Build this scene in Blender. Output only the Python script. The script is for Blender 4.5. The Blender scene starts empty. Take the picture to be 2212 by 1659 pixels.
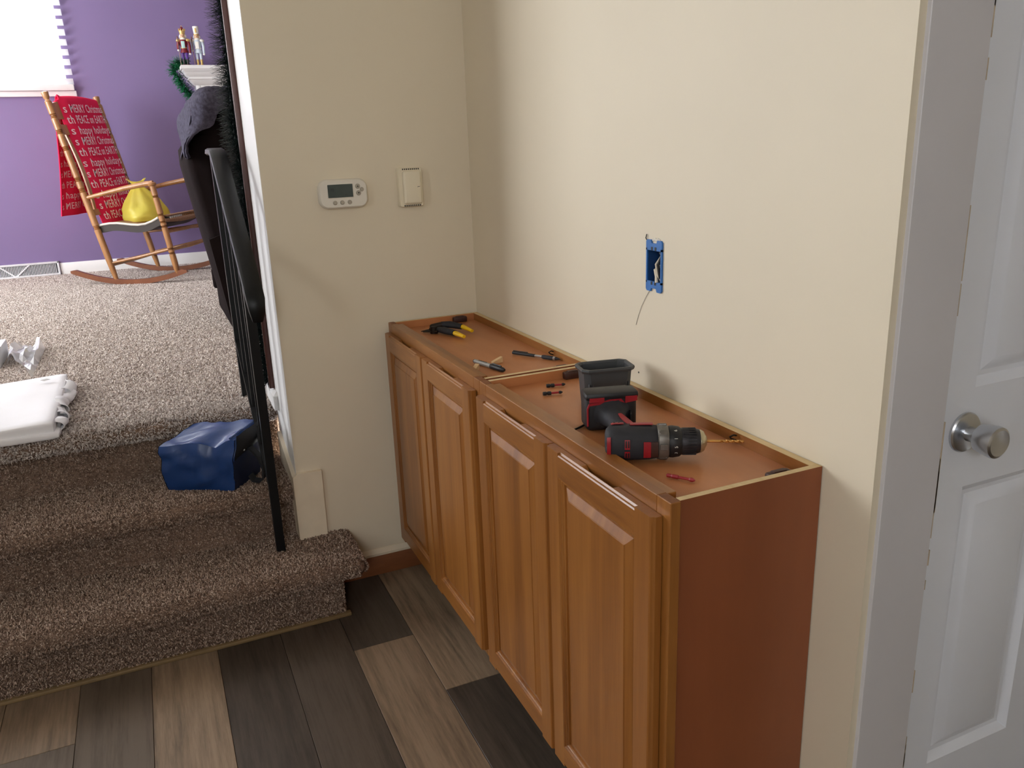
import bpy, bmesh, math, random
from mathutils import Vector, Matrix, noise
random.seed(7)
S = bpy.context.scene
COL = S.collection
PI = math.pi

# ------------------------------------------------------------------ camera
F_PX, YAW, PITCH, ROLL = 1757.6, math.radians(23.57), math.radians(16.418), math.radians(-2.171)
CAM = Vector((-0.9715, -2.4992, 1.4024))
fw = Vector((math.sin(YAW) * math.cos(PITCH), math.cos(YAW) * math.cos(PITCH), -math.sin(PITCH)))
rt = Vector((math.cos(YAW), -math.sin(YAW), 0)); up = rt.cross(fw)
r2 = rt * math.cos(ROLL) + up * math.sin(ROLL); u2 = -rt * math.sin(ROLL) + up * math.cos(ROLL)
cd = bpy.data.cameras.new('camera'); cam = bpy.data.objects.new('camera', cd); COL.objects.link(cam)
cd.sensor_width = 36; cd.lens = F_PX / 2212 * 36; cd.clip_start = 0.02; cd.clip_end = 60
cam.matrix_world = Matrix(((r2.x, u2.x, -fw.x, CAM.x), (r2.y, u2.y, -fw.y, CAM.y), (r2.z, u2.z, -fw.z, CAM.z), (0, 0, 0, 1)))
S.camera = cam

# ------------------------------------------------------------------ daylight (overcast sky) and exposure
SKY = 16.0
wd = bpy.data.worlds.new('sky'); S.world = wd; wd.use_nodes = True
bgn = wd.node_tree.nodes['Background']; bgn.inputs[0].default_value = (0.94, 0.97, 1.0, 1); bgn.inputs[1].default_value = SKY
def portal(name, loc, rot, sx, sy):
    l = bpy.data.lights.new(name, 'AREA'); l.shape = 'RECTANGLE'; l.size = sx; l.size_y = sy
    l.cycles.is_portal = True
    o = bpy.data.objects.new(name, l); COL.objects.link(o); o.location = loc; o.rotation_euler = rot
    return o
# window openings: (x0,x1,z0,z1) far wall; (y0,y1,z0,z1) side walls
WIN_FAR = (-2.95, -1.33, 1.90, 2.78)
WIN_UP = (1.1, 3.6, 1.1, 2.8)
WIN_LOW = (-2.6, -2.05, 1.3, 2.2)
WIN_FRONT = (-2.3, -1.4, 1.4, 2.4)
XL_UP, XL_LOW, Y_FAR, Y_FRONT = -3.7, -3.2, 4.6, -4.3
portal('daylight_far', ((WIN_FAR[0] + WIN_FAR[1]) / 2, Y_FAR + .1, (WIN_FAR[2] + WIN_FAR[3]) / 2), (-PI / 2, 0, 0), WIN_FAR[1] - WIN_FAR[0], WIN_FAR[3] - WIN_FAR[2])
portal('daylight_upper', (XL_UP - .1, (WIN_UP[0] + WIN_UP[1]) / 2, (WIN_UP[2] + WIN_UP[3]) / 2), (0, -PI / 2, 0), WIN_UP[3] - WIN_UP[2], WIN_UP[1] - WIN_UP[0])
portal('daylight_lower', (XL_LOW - .1, (WIN_LOW[0] + WIN_LOW[1]) / 2, (WIN_LOW[2] + WIN_LOW[3]) / 2), (0, -PI / 2, 0), WIN_LOW[3] - WIN_LOW[2], WIN_LOW[1] - WIN_LOW[0])
portal('daylight_front', ((WIN_FRONT[0] + WIN_FRONT[1]) / 2, Y_FRONT - .1, (WIN_FRONT[2] + WIN_FRONT[3]) / 2), (PI / 2, 0, 0), WIN_FRONT[1] - WIN_FRONT[0], WIN_FRONT[3] - WIN_FRONT[2])
S.view_settings.view_transform = 'Standard'; S.view_settings.look = 'None'
S.view_settings.exposure = 0.0; S.view_settings.gamma = 1.0; S.view_settings.use_curve_mapping = False
S.cycles.max_bounces = 5; S.cycles.diffuse_bounces = 4; S.cycles.transparent_max_bounces = 10
S.cycles.adaptive_threshold = .04; S.cycles.caustics_reflective = False; S.cycles.caustics_refractive = False
S.cycles.use_denoising = True

# ------------------------------------------------------------------ materials
def lin(c):
    c /= 255.0
    return c / 12.92 if c <= 0.04045 else ((c + 0.055) / 1.055) ** 2.4
def C(r, g, b): return (lin(r), lin(g), lin(b), 1.0)
def mul(c, k): return (min(1, c[0] * k), min(1, c[1] * k), min(1, c[2] * k), 1)
class NT:
    def __init__(s, name):
        s.m = bpy.data.materials.new(name); s.m.use_nodes = True; s.t = s.m.node_tree
        s.b = s.t.nodes['Principled BSDF']; s.out = s.t.nodes['Material Output']
    def n(s, kind, **kw):
        x = s.t.nodes.new(kind)
        for k, v in kw.items():
            if k in x.inputs.keys(): x.inputs[k].default_value = v
            else: setattr(x, k, v)
        return x
    def l(s, a, b): s.t.links.new(a, b)
    def coord(s, scale=(1, 1, 1), rnd=False):
        tc = s.n('ShaderNodeTexCoord'); mp = s.n('ShaderNodeMapping'); mp.inputs['Scale'].default_value = scale
        if rnd:
            oi = s.n('ShaderNodeObjectInfo'); va = s.n('ShaderNodeVectorMath', operation='MULTIPLY_ADD')
            va.inputs[1].default_value = (7.3, 11.1, 5.7); s.l(oi.outputs['Random'], va.inputs[0]); s.l(tc.outputs['Object'], va.inputs[2])
            s.l(va.outputs[0], mp.inputs['Vector'])
        else: s.l(tc.outputs['Object'], mp.inputs['Vector'])
        return mp.outputs[0]
    def ramp(s, fac, stops):
        r = s.n('ShaderNodeValToRGB'); e = r.color_ramp.elements
        while len(e) < len(stops): e.new(0.5)
        for i, (p, c) in enumerate(stops): e[i].position = p; e[i].color = c
        s.l(fac, r.inputs[0]); return r.outputs[0]
    def bump(s, h, strength=.3, dist=.002):
        b = s.n('ShaderNodeBump'); b.inputs['Strength'].default_value = strength; b.inputs['Distance'].default_value = dist
        s.l(h, b.inputs['Height']); s.l(b.outputs[0], s.b.inputs['Normal'])
def plain(name, col, rough=.5, metal=0, var=.06, scale=8, bump=0, bscale=60, bdist=.001, coat=0, spec=.5, **kw):
    t = NT(name); b = t.b
    b.inputs['Roughness'].default_value = rough; b.inputs['Metallic'].default_value = metal
    b.inputs['Coat Weight'].default_value = coat; b.inputs['Specular IOR Level'].default_value = spec
    v = t.coord()
    nz = t.n('ShaderNodeTexNoise'); nz.inputs['Scale'].default_value = scale; nz.inputs['Detail'].default_value = 4
    t.l(v, nz.inputs['Vector'])
    t.l(t.ramp(nz.outputs[0], [(.3, mul(col, 1 - var)), (.7, mul(col, 1 + var))]), b.inputs['Base Color'])
    if bump:
        n2 = t.n('ShaderNodeTexNoise'); n2.inputs['Scale'].default_value = bscale; n2.inputs['Detail'].default_value = 5
        t.l(v, n2.inputs['Vector']); t.bump(n2.outputs[0], bump, bdist)
    for k, x in kw.items(): b.inputs[k.replace('_', ' ')].default_value = x
    return t.m
def wood(name, stops, scale=(14, 14, 1.3), rough=.38, coat=.25, bump=.06, streak=1.0, tint=False, detail=6):
    t = NT(name); b = t.b
    b.inputs['Roughness'].default_value = rough; b.inputs['Coat Weight'].default_value = coat; b.inputs['Coat Roughness'].default_value = .25
    v = t.coord(scale, True)
    n1 = t.n('ShaderNodeTexNoise'); n1.inputs['Scale'].default_value = 1.0; n1.inputs['Detail'].default_value = detail; n1.inputs['Distortion'].default_value = .8
    t.l(v, n1.inputs['Vector'])
    n2 = t.n('ShaderNodeTexNoise'); n2.inputs['Scale'].default_value = 6.0; n2.inputs['Detail'].default_value = 8; n2.inputs['Roughness'].default_value = .7
    t.l(v, n2.inputs['Vector'])
    mx = t.n('ShaderNodeMath', operation='MULTIPLY_ADD'); mx.inputs[1].default_value = .45 * streak
    t.l(n2.outputs[0], mx.inputs[0])
    m2 = t.n('ShaderNodeMath', operation='MULTIPLY'); m2.inputs[1].default_value = 1 - .45 * streak
    t.l(n1.outputs[0], m2.inputs[0]); t.l(m2.outputs[0], mx.inputs[2])
    c = t.ramp(mx.outputs[0], stops)
    if tint:
        oi = t.n('ShaderNodeObjectInfo'); mm = t.n('ShaderNodeMix', data_type='RGBA', blend_type='MULTIPLY')
        mm.inputs[0].default_value = 1
        t.l(c, mm.inputs[6]); t.l(oi.outputs['Color'], mm.inputs[7]); c = mm.outputs[2]
    t.l(c, b.inputs['Base Color']); t.bump(n2.outputs[0], bump, .002); b.inputs['Specular IOR Level'].default_value = .3 if tint else .5
    return t.m

M = {}
M['cream'] = plain('cream_paint', C(224, 212, 189), .55, var=.025, scale=2.2, bump=.12, bscale=90, bdist=.0008)
M['cream_trim'] = plain('cream_trim_paint', C(226, 212, 188), .5, var=.05, scale=14, bump=.2, bscale=40)
M['purple'] = plain('purple_paint', C(126, 107, 149), .6, var=.03, scale=2, bump=.15, bscale=90, bdist=.0008)
M['white_paint'] = plain('white_trim_paint', C(232, 230, 228), .4, var=.02, scale=6, bump=.05, bscale=30)
M['door_paint'] = plain('white_door_paint', C(232, 235, 244), .42, var=.02, scale=6)
M['jamb_paint'] = plain('grey_white_jamb_paint', C(206, 203, 206), .5, var=.03, scale=4, bump=.15, bscale=60)
M['ceiling'] = plain('ceiling_paint', C(235, 232, 226), .8, var=.02)
M['chip'] = plain('chipped_bare_wood', C(190, 172, 150), .7, var=.2, scale=40)
DOOR_ST = [(.25, C(102, 58, 22)), (.5, C(144, 90, 38)), (.75, C(170, 114, 54))]
M['maple_v'] = wood('honey_maple_vertical', DOOR_ST, (13, 13, .7), streak=.75)
M['maple_h'] = wood('honey_maple_horizontal', DOOR_ST, (9, 1.1, 9))
M['maple_end'] = wood('maple_end_grain', [(.3, C(104, 58, 30)), (.7, C(140, 86, 46))], (60, 60, 60), rough=.6, coat=0)
M['maple_top'] = wood('stained_top_board', [(.3, C(172, 110, 66)), (.7, C(196, 130, 82))], (6, 1.0, 6), rough=.42, coat=.1, streak=.6)
M['laminate'] = wood('red_brown_end_panel', [(.3, C(126, 68, 38)), (.7, C(146, 82, 48))], (5, 5, 1), rough=.45, coat=.1, streak=.5)
M['raw_ply'] = wood('raw_plywood_edge', [(.3, C(196, 168, 120)), (.7, C(226, 202, 158))], (30, 6, 30), rough=.7, coat=0)
M['dark_in'] = plain('dark_cabinet_inside', C(70, 42, 26), .7)
M['base_wood'] = wood('baseboard_wood', [(.3, C(120, 70, 40)), (.7, C(150, 92, 54))], (2, 14, 14), rough=.5, coat=.1)
M['brown_trim'] = wood('dark_red_brown_trim', [(.3, C(62, 30, 24)), (.7, C(92, 48, 38))], (20, 20, 1.5), rough=.45)
M['shoe'] = wood('shoe_strip_wood', [(.3, C(112, 92, 62)), (.7, C(140, 116, 80))], (2, 14, 14), rough=.6, coat=0)
M['plank'] = wood('vinyl_plank', [(.30, (.26, .25, .25, 1)), (.44, (.66, .64, .62, 1)), (.56, (.95, .93, .91, 1)), (.72, (1.0, 1.0, 1.0, 1))], (13, .8, 13), rough=.42, coat=.05, bump=.12, tint=True, detail=8, streak=1.3)
def carpet_mat(name, c0, c1, c2):
    t = NT(name); t.b.inputs['Roughness'].default_value = 1; t.b.inputs['Specular IOR Level'].default_value = .1
    v = t.coord()
    a = t.n('ShaderNodeTexNoise'); a.inputs['Scale'].default_value = 130; a.inputs['Detail'].default_value = 3; t.l(v, a.inputs['Vector'])
    b = t.n('ShaderNodeTexNoise'); b.inputs['Scale'].default_value = 7; b.inputs['Detail'].default_value = 3; t.l(v, b.inputs['Vector'])
    m = t.n('ShaderNodeMath', operation='MULTIPLY_ADD'); m.inputs[1].default_value = .3; t.l(b.outputs[0], m.inputs[0])
    m2 = t.n('ShaderNodeMath', operation='MULTIPLY'); m2.inputs[1].default_value = .7; t.l(a.outputs[0], m2.inputs[0]); t.l(m2.outputs[0], m.inputs[2])
    t.l(t.ramp(m.outputs[0], [(.3, c0), (.48, c1), (.7, c2)]), t.b.inputs['Base Color'])
    t.bump(a.outputs[0], .9, .006); return t.m
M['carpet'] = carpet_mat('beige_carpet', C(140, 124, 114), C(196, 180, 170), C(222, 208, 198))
M['carpet_stair'] = carpet_mat('shaded_stair_carpet', C(76, 58, 48), C(120, 98, 84), C(150, 126, 110))  # same carpet as upstairs, with the stair shade put into the colour
def pile_mat(name, cols):
    t = NT(name); t.b.inputs['Roughness'].default_value = 1; t.b.inputs['Specular IOR Level'].default_value = .05
    oi = t.n('ShaderNodeObjectInfo')
    t.l(t.ramp(oi.outputs['Random'], list(zip((0, .45, .8, 1), cols))), t.b.inputs['Base Color'])
    return t.m
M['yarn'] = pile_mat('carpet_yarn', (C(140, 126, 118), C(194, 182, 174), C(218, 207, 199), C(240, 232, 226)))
M['yarn_stair'] = pile_mat('shaded_stair_yarn', (C(98, 79, 68), C(152, 129, 114), C(180, 157, 141), C(216, 198, 182)))  # darker, browner copy of the yarn: shade on the stairs painted in
M['black_metal'] = plain('black_enamel_iron', C(11, 12, 14), .42, var=.2, scale=20, bump=.1, bscale=30, spec=.3)
M['black_plastic'] = plain('black_plastic', C(24, 24, 27), .5, var=.15, scale=30)
M['black_rubber'] = plain('black_rubber_overmould', C(38, 38, 43), .72, var=.15, scale=60, bump=.2, bscale=300, bdist=.0005)
M['tool_red'] = plain('tool_red_plastic', C(150, 24, 34), .42, var=.1, scale=40)
M['grey_metal'] = plain('grey_cast_metal', C(120, 116, 110), .45, metal=.7, var=.15, scale=60)
M['chuck'] = plain('scuffed_black_chuck', C(44, 42, 46), .5, metal=.3, var=.35, scale=90)
M['steel'] = plain('brushed_steel', C(206, 208, 212), .28, metal=1, var=.06, scale=30)
M['nose'] = plain('pale_steel_nose', C(190, 180, 150), .35, metal=.8, var=.08, scale=40)
M['gold'] = plain('titanium_gold_bit', C(200, 150, 84), .35, metal=.9, var=.1, scale=60)
M['bin_grey'] = plain('charcoal_grey_plastic', C(62, 64, 66), .5, var=.08, scale=20)
M['yellow'] = plain('yellow_grip', C(236, 190, 20), .5, var=.08, scale=40)
M['marker_grey'] = plain('grey_marker_barrel', C(150, 146, 138), .4, var=.1, scale=80)
M['white_ink'] = plain('white_print', C(230, 230, 220), .6)
M['dark_ink'] = plain('dark_print', C(30, 32, 34), .6)
M['dark_rod'] = plain('dark_steel_rod', C(48, 40, 34), .45, metal=.7)
M['shim'] = wood('pale_wood_offcut', [(.3, C(186, 150, 104)), (.7, C(216, 184, 140))], (40, 8, 40), rough=.7, coat=0)
M['brown_block'] = plain('dark_brown_plastic', C(62, 34, 26), .5, var=.1, scale=30)
M['therm_white'] = plain('white_plastic', C(224, 218, 206), .45, var=.02)
M['beige_plastic'] = plain('ivory_plastic', C(230, 219, 194), .45, var=.02)
M['button'] = plain('grey_button', C(168, 160, 146), .5)
M['lcd'] = plain('lcd_glass', C(70, 80, 78), .2, var=.08, scale=30)
M['box_blue'] = plain('blue_pvc_box', C(38, 104, 176), .45, var=.08, scale=40)
M['box_dark'] = plain('blue_pvc_box_inner', C(24, 62, 112), .5)
M['wire_white'] = plain('white_wire', C(214, 204, 184), .5)
M['wire_black'] = plain('black_wire', C(20, 18, 18), .5)
M['plaster'] = plain('torn_plaster', C(222, 216, 204), .9, var=.1, scale=90, bump=.5, bscale=150)
M['oak'] = wood('oak_chair', [(.25, C(128, 84, 46)), (.5, C(168, 118, 72)), (.75, C(192, 142, 92))], (12, 12, 2), rough=.32, coat=.4)
M['oak_dark'] = wood('darker_oak_rocker', [(.25, C(104, 58, 34)), (.75, C(140, 84, 52))], (6, 6, 12), rough=.35, coat=.3)
M['cane'] = plain('woven_cane', C(150, 112, 80), .6, var=.3, scale=120, bump=.5, bscale=120)
M['cushion_white'] = plain('white_piping', C(214, 208, 198), .8)
M['seat_dark'] = plain('dark_seat_edge', C(58, 50, 46), .7)
M['throw_red'] = plain('red_fleece', C(232, 44, 84), .95, var=.06, scale=10, bump=.3, bscale=200, spec=.1)
M['throw_print'] = plain('white_pink_print', C(250, 216, 226), .95, spec=.1)
def thin_plastic(name, col, tr=.35, rough=.35, clear=0):
    t = NT(name); b = t.b; b.inputs['Base Color'].default_value = col; b.inputs['Roughness'].default_value = rough
    tb = t.n('ShaderNodeBsdfTranslucent'); tb.inputs[0].default_value = col
    mx = t.n('ShaderNodeMixShader'); mx.inputs[0].default_value = tr
    t.l(b.outputs[0], mx.inputs[1]); t.l(tb.outputs[0], mx.inputs[2]); t.l(mx.outputs[0], t.out.inputs[0])
    if clear:
        tp = t.n('ShaderNodeBsdfTransparent'); tp.inputs[0].default_value = col; m3 = t.n('ShaderNodeMixShader'); m3.inputs[0].default_value = clear
        t.l(mx.outputs[0], m3.inputs[1]); t.l(tp.outputs[0], m3.inputs[2]); t.l(m3.outputs[0], t.out.inputs[0])
    v = t.coord(); n = t.n('ShaderNodeTexNoise'); n.inputs['Scale'].default_value = 30; t.l(v, n.inputs['Vector']); t.bump(n.outputs[0], .5, .004)
    return t.m
M['bag_yellow'] = thin_plastic('yellow_plastic_film', C(255, 240, 112), .4, clear=.2)
M['bag_olive'] = plain('grey_green_contents', C(150, 150, 96), .6, var=.15, scale=30)
M['slat'] = thin_plastic('white_blind_slat', C(244, 244, 246), .45, .5)
def clear_mat(name, col, f, rough=.08):
    t = NT(name); t.t.nodes.remove(t.b)
    tr = t.n('ShaderNodeBsdfTransparent'); tr.inputs[0].default_value = (1, 1, 1, 1)
    gl = t.n('ShaderNodeBsdfGlossy'); gl.inputs[0].default_value = col; gl.inputs['Roughness'].default_value = rough
    df = t.n('ShaderNodeBsdfDiffuse'); df.inputs[0].default_value = col
    a = t.n('ShaderNodeMixShader'); a.inputs[0].default_value = .6 if f > .2 else 0.0; t.l(gl.outputs[0], a.inputs[1]); t.l(df.outputs[0], a.inputs[2])
    mx = t.n('ShaderNodeMixShader'); mx.inputs[0].default_value = f
    t.l(tr.outputs[0], mx.inputs[1]); t.l(a.outputs[0], mx.inputs[2]); t.l(mx.outputs[0], t.out.inputs[0])
    return t.m
M['glass'] = clear_mat('window_glass', (.9, .95, 1, 1), .05, .02)
M['film'] = clear_mat('clear_plastic_film', (.92, .94, .98, 1), .55, .15)
M['white_cloth'] = plain('white_wrapped_cloth', C(236, 234, 236), .6, var=.02, bump=.2, bscale=25, bdist=.003)
M['recliner'] = plain('dark_brown_microfibre', C(27, 20, 20), .95, var=.12, scale=18, bump=.2, bscale=120, spec=.08)
M['throw_grey'] = plain('slate_grey_plush', C(74, 71, 84), 1, var=.3, scale=60, bump=.9, bscale=90, bdist=.006, spec=.05)
M['nylon_blue'] = plain('blue_nylon', C(28, 60, 114), .3, var=.06, scale=12, bump=.35, bscale=18, bdist=.004)
M['nylon_navy'] = plain('navy_nylon', C(24, 34, 62), .5, var=.1, scale=20, bump=.2, bscale=40)
M['webbing'] = plain('black_webbing', C(16, 16, 19), .7)
M['needle'] = plain('green_tinsel', C(26, 104, 64), .45, var=.3, scale=60)
M['needle_dark'] = plain('dark_green_tinsel', C(10, 30, 25), .5, var=.4, scale=60)
M['pvc_vent'] = plain('white_enamel_vent', C(226, 226, 228), .4)
M['vent_dark'] = plain('vent_shadow_grey', C(120, 120, 124), .7)
M['soot'] = plain('firebox_black', C(20, 19, 18), .9)
M['fur_white'] = plain('white_fur', C(240, 236, 226), 1, bump=.5, bscale=120, spec=.1)
M['nut_skin'] = plain('painted_skin', C(222, 178, 140), .4)
M['nut_gold'] = plain('painted_gold', C(210, 178, 110), .3, metal=.4)
M['nut_red'] = plain('painted_burgundy', C(120, 22, 36), .4)
M['nut_purple'] = plain('painted_violet', C(84, 40, 132), .4)
M['nut_teal'] = plain('painted_pale_teal', C(170, 206, 200), .3)
M['nut_silver'] = plain('painted_pale_blue', C(206, 216, 226), .3)
M['nut_black'] = plain('painted_black', C(44, 40, 40), .3)
M['green_stick'] = plain('bright_green_plastic', C(30, 190, 110), .3)

# ------------------------------------------------------------------ mesh helpers
def mat4(o): return Matrix.LocRotScale(o.location, o.rotation_euler, o.scale)
def obj(name, bm, mat, parent=None, local=False, smooth=35, label=None, kind=None, recalc=True):
    if parent is not None and not local:
        m = mat4(parent); p = parent.parent
        while p is not None: m = mat4(p) @ m; p = p.parent
        bm.transform(m.inverted())
    if recalc: bmesh.ops.recalc_face_normals(bm, faces=bm.faces)
    me = bpy.data.meshes.new(name); bm.to_mesh(me); bm.free()
    mats = mat if isinstance(mat, (list, tuple)) else [mat]
    for x in mats: me.materials.append(M[x] if isinstance(x, str) else x)
    if smooth:
        for p in me.polygons: p.use_smooth = True
        me.set_sharp_from_angle(angle=math.radians(smooth))
    o = bpy.data.objects.new(name, me); COL.objects.link(o)
    if parent is not None: o.parent = parent
    if label: o['label'] = label
    if kind: o['kind'] = kind
    return o
def tag(o, label, cat, group=None):
    o['label'] = label; o['category'] = cat
    if group: o['group'] = group
    return o
def thing(name, label, cat, loc=(0, 0, 0), rz=0, group=None):
    o = bpy.data.objects.new(name, None); COL.objects.link(o); o.empty_display_size = .05
    o.location = loc; o.rotation_euler = (0, 0, rz)
    return tag(o, label, cat, group)
def struct(o, label=None):
    o['kind'] = 'structure'
    if label: o['label'] = label
    return o
def B(): return bmesh.new()
def box(bm, lo, hi, bev=0, seg=2, mi=0, xf=None):
    c = [(lo[i] + hi[i]) / 2 for i in range(3)]; d = [abs(hi[i] - lo[i]) for i in range(3)]
    r = bmesh.ops.create_cube(bm, size=1, matrix=Matrix.Translation(c) @ Matrix.Diagonal((d[0], d[1], d[2], 1)))
    vs = r['verts']
    if bev:
        es = {e for v in vs for e in v.link_edges}
        r2_ = bmesh.ops.bevel(bm, geom=list(es), offset=bev, segments=seg, profile=.5, affect='EDGES')
        vs = list({v for f in r2_['faces'] for v in f.verts} | {v for v in vs if v.is_valid})
    if mi:
        for f in {f for v in vs for f in v.link_faces}: f.material_index = mi
    if xf is not None: bmesh.ops.transform(bm, matrix=xf, verts=vs)
    return vs
def frame_of(d):
    d = d.normalized(); a = Vector((0, 0, 1)) if abs(d.z) < .9 else Vector((0, 1, 0))
    x = a.cross(d).normalized(); return x, d.cross(x)
def tube(bm, pts, rad, seg=8, cap=True, mi=0, flat=1.0, upv=None):
    pts = [Vector(p) for p in pts]; n = len(pts)
    if not isinstance(rad, (list, tuple)): rad = [rad] * n
    rings = []; px = None
    for i, p in enumerate(pts):
        d = (pts[min(i + 1, n - 1)] - pts[max(i - 1, 0)])
        if upv is not None: x = Vector(upv).cross(d).normalized(); y = d.normalized().cross(x)
        elif px is None: x, y = frame_of(d)
        else:
            d.normalize(); x = (px - d * px.dot(d)).normalized(); y = d.cross(x)
        px = x
        rings.append([bm.verts.new(p + (x * math.cos(2 * PI * k / seg) + y * math.sin(2 * PI * k / seg) * flat) * rad[i]) for k in range(seg)])
    for a, b in zip(rings, rings[1:]):
        for k in range(seg):
            f = bm.faces.new((a[k], a[(k + 1) % seg], b[(k + 1) % seg], b[k])); f.material_index = mi
    if cap:
        bm.faces.new(list(reversed(rings[0]))).material_index = mi; bm.faces.new(rings[-1]).material_index = mi
    return rings
def lathe(bm, p0, p1, prof, seg=12, mi=0):
    """prof: list of (t along p0->p1, radius)"""
    p0, p1 = Vector(p0), Vector(p1); x, y = frame_of(p1 - p0); rings = []
    for t, r in prof:
        c = p0.lerp(p1, t); rings.append([bm.verts.new(c + (x * math.cos(2 * PI * k / seg) + y * math.sin(2 * PI * k / seg)) * r) for k in range(seg)])
    for a, b in zip(rings, rings[1:]):
        for k in range(seg): bm.faces.new((a[k], a[(k + 1) % seg], b[(k + 1) % seg], b[k])).material_index = mi
    bm.faces.new(list(reversed(rings[0]))).material_index = mi; bm.faces.new(rings[-1]).material_index = mi
def prism(bm, poly, a, b, mi=0):
    """poly: list of 3D points, extruded by vector from a to b"""
    d = Vector(b) - Vector(a)
    v0 = [bm.verts.new(Vector(p)) for p in poly]; v1 = [bm.verts.new(Vector(p) + d) for p in poly]
    n = len(poly); fs = [bm.faces.new(v0), bm.faces.new(list(reversed(v1)))]
    for k in range(n): fs.append(bm.faces.new((v0[k], v1[k], v1[(k + 1) % n], v0[(k + 1) % n])))
    for f in fs: f.material_index = mi
def rect_loops(bm, y0, y1, z0, z1, prof, plane='x', cap=True, mi=0):
    """nested rectangles: prof = [(inset, depth coordinate)]"""
    loops = []
    for ins, d in prof:
        c = [(y0 + ins, z0 + ins), (y1 - ins, z0 + ins), (y1 - ins, z1 - ins), (y0 + ins, z1 - ins)]
        loops.append([bm.verts.new((d, a, b) if plane == 'x' else ((a, d, b) if plane == 'y' else (a, b, d))) for a, b in c])
    for p, q in zip(loops, loops[1:]):
        for k in range(4): bm.faces.new((p[k], p[(k + 1) % 4], q[(k + 1) % 4], q[k])).material_index = mi
    if cap: bm.faces.new(loops[-1]).material_index = mi
def surf(bm, fn, nu, nv, closed_u=False, mi=0):
    g = [[bm.verts.new(fn(i / nu, j / nv)) for j in range(nv + 1)] for i in range(nu + (0 if closed_u else 1))]
    m = len(g)
    for i in range(nu):
        for j in range(nv): bm.faces.new((g[i][j], g[(i + 1) % m][j], g[(i + 1) % m][j + 1], g[i][j + 1])).material_index = mi
    return g
def thicken(bm, t):
    bmesh.ops.recalc_face_normals(bm, faces=bm.faces)
    bmesh.ops.solidify(bm, geom=bm.faces[:], thickness=t)
def nz(p, s=1.0, seed=0): return noise.noise(Vector(p) * s + Vector((seed * 3.1, seed * 1.7, seed * .9)))
def copy_tree(o, parent=None):
    c = o.copy(); COL.objects.link(c); c.parent = parent
    for ch in o.children: copy_tree(ch, c)
    return c
def text_bm(s, size, width=None, font_sp=1.0, bold=0.0):
    cu = bpy.data.curves.new('txt', 'FONT'); cu.body = s; cu.size = size; cu.resolution_u = 2; cu.space_character = font_sp; cu.offset = bold * size
    o = bpy.data.objects.new('txt', cu); COL.objects.link(o)
    me = bpy.data.meshes.new_from_object(o)
    bm = bmesh.new(); bm.from_mesh(me)
    bpy.data.objects.remove(o); bpy.data.meshes.remove(me); bpy.data.curves.remove(cu)
    return bm

# ------------------------------------------------------------------ room shell
ZF = 0.57                     # upper floor level
LC, UC = 2.45, 2.97           # ceilings
def wall_with_hole(bm, axis, a0, a1, z0, z1, t0, t1, hole):
    h0, h1, hz0, hz1 = hole
    for (p, q, r, s) in ((a0, h0, z0, z1), (h1, a1, z0, z1), (h0, h1, z0, hz0), (h0, h1, hz1, z1)):
        if axis == 'x': box(bm, (p, t0, r), (q, t1, s))
        else: box(bm, (t0, p, r), (t1, q, s))
XJ = -0.645                   # end of the thermostat wall
XW = -2.60                    # other side of the wide opening
b = B(); box(b, (XJ, 0, 0), (.12, .285, UC)); box(b, (XW, 0, 2.42), (XJ, .285, UC)); box(b, (XL_UP - .1, 0, 0), (XW, .285, UC)); box(b, (.12, .165, 0), (1.9, .285, UC))
struct(obj('wall_back', b, 'cream', smooth=0), 'cream wall with the thermostat beside the wide opening')
b = B(); box(b, (XJ - .0012, .002, .40), (XJ, .283, 2.42)); obj('jamb_skin', b, 'white_paint', parent=bpy.data.objects['wall_back'], smooth=0, label='white painted end face of the wall')
EBH = (-1.0775, -1.0255, 1.108, 1.181)     # opening cut for the electrical box
b = B(); wall_with_hole(b, 'y', -1.658, 0, 0, LC + .1, 0, .12, EBH); struct(obj('wall_right', b, 'cream', smooth=0), 'cream wall above the wooden cabinets')
b = B(); box(b, (.12, -1.65, 0), (.137, -1.53, LC + .1)); box(b, (.137, -1.65, 2.04), (.80, -1.53, LC + .1)); box(b, (.80, -1.65, 0), (1.72, -1.53, LC + .1))
struct(obj('wall_side', b, 'cream', smooth=0), 'short cream wall around the white door')
b = B(); box(b, (1.6, Y_FRONT, 0), (1.72, -1.65, LC + .1)); struct(obj('wall_east', b, 'cream', smooth=0))
b = B(); wall_with_hole(b, 'x', XL_LOW - .12, 1.72, 0, LC + .1, Y_FRONT - .12, Y_FRONT, WIN_FRONT); struct(obj('wall_front', b, 'cream', smooth=0))
b = B(); wall_with_hole(b, 'y', Y_FRONT, 0, 0, LC + .1, XL_LOW - .12, XL_LOW, WIN_LOW); struct(obj('wall_left', b, 'cream', smooth=0))
b = B(); box(b, (XL_LOW - .12, Y_FRONT - .12, LC), (1.72, 0, LC + .1)); struct(obj('ceiling_lower', b, 'ceiling', smooth=0))
b = B(); wall_with_hole(b, 'x', XL_UP - .12, 1.9, ZF - .2, UC, Y_FAR, Y_FAR + .14, WIN_FAR); struct(obj('wall_far', b, 'purple', smooth=0), 'purple wall of the upper room')
b = B(); wall_with_hole(b, 'y', .0, Y_FAR, 0, UC, XL_UP - .12, XL_UP, WIN_UP); struct(obj('wall_upper_left', b, 'purple', smooth=0))
b = B(); box(b, (1.9, .165, 0), (2.02, Y_FAR + .14, UC)); struct(obj('wall_upper_right', b, 'purple', smooth=0))
b = B(); box(b, (XL_UP - .12, 0, UC), (2.02, Y_FAR + .14, UC + .1)); struct(obj('ceiling_upper', b, 'ceiling', smooth=0))
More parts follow.
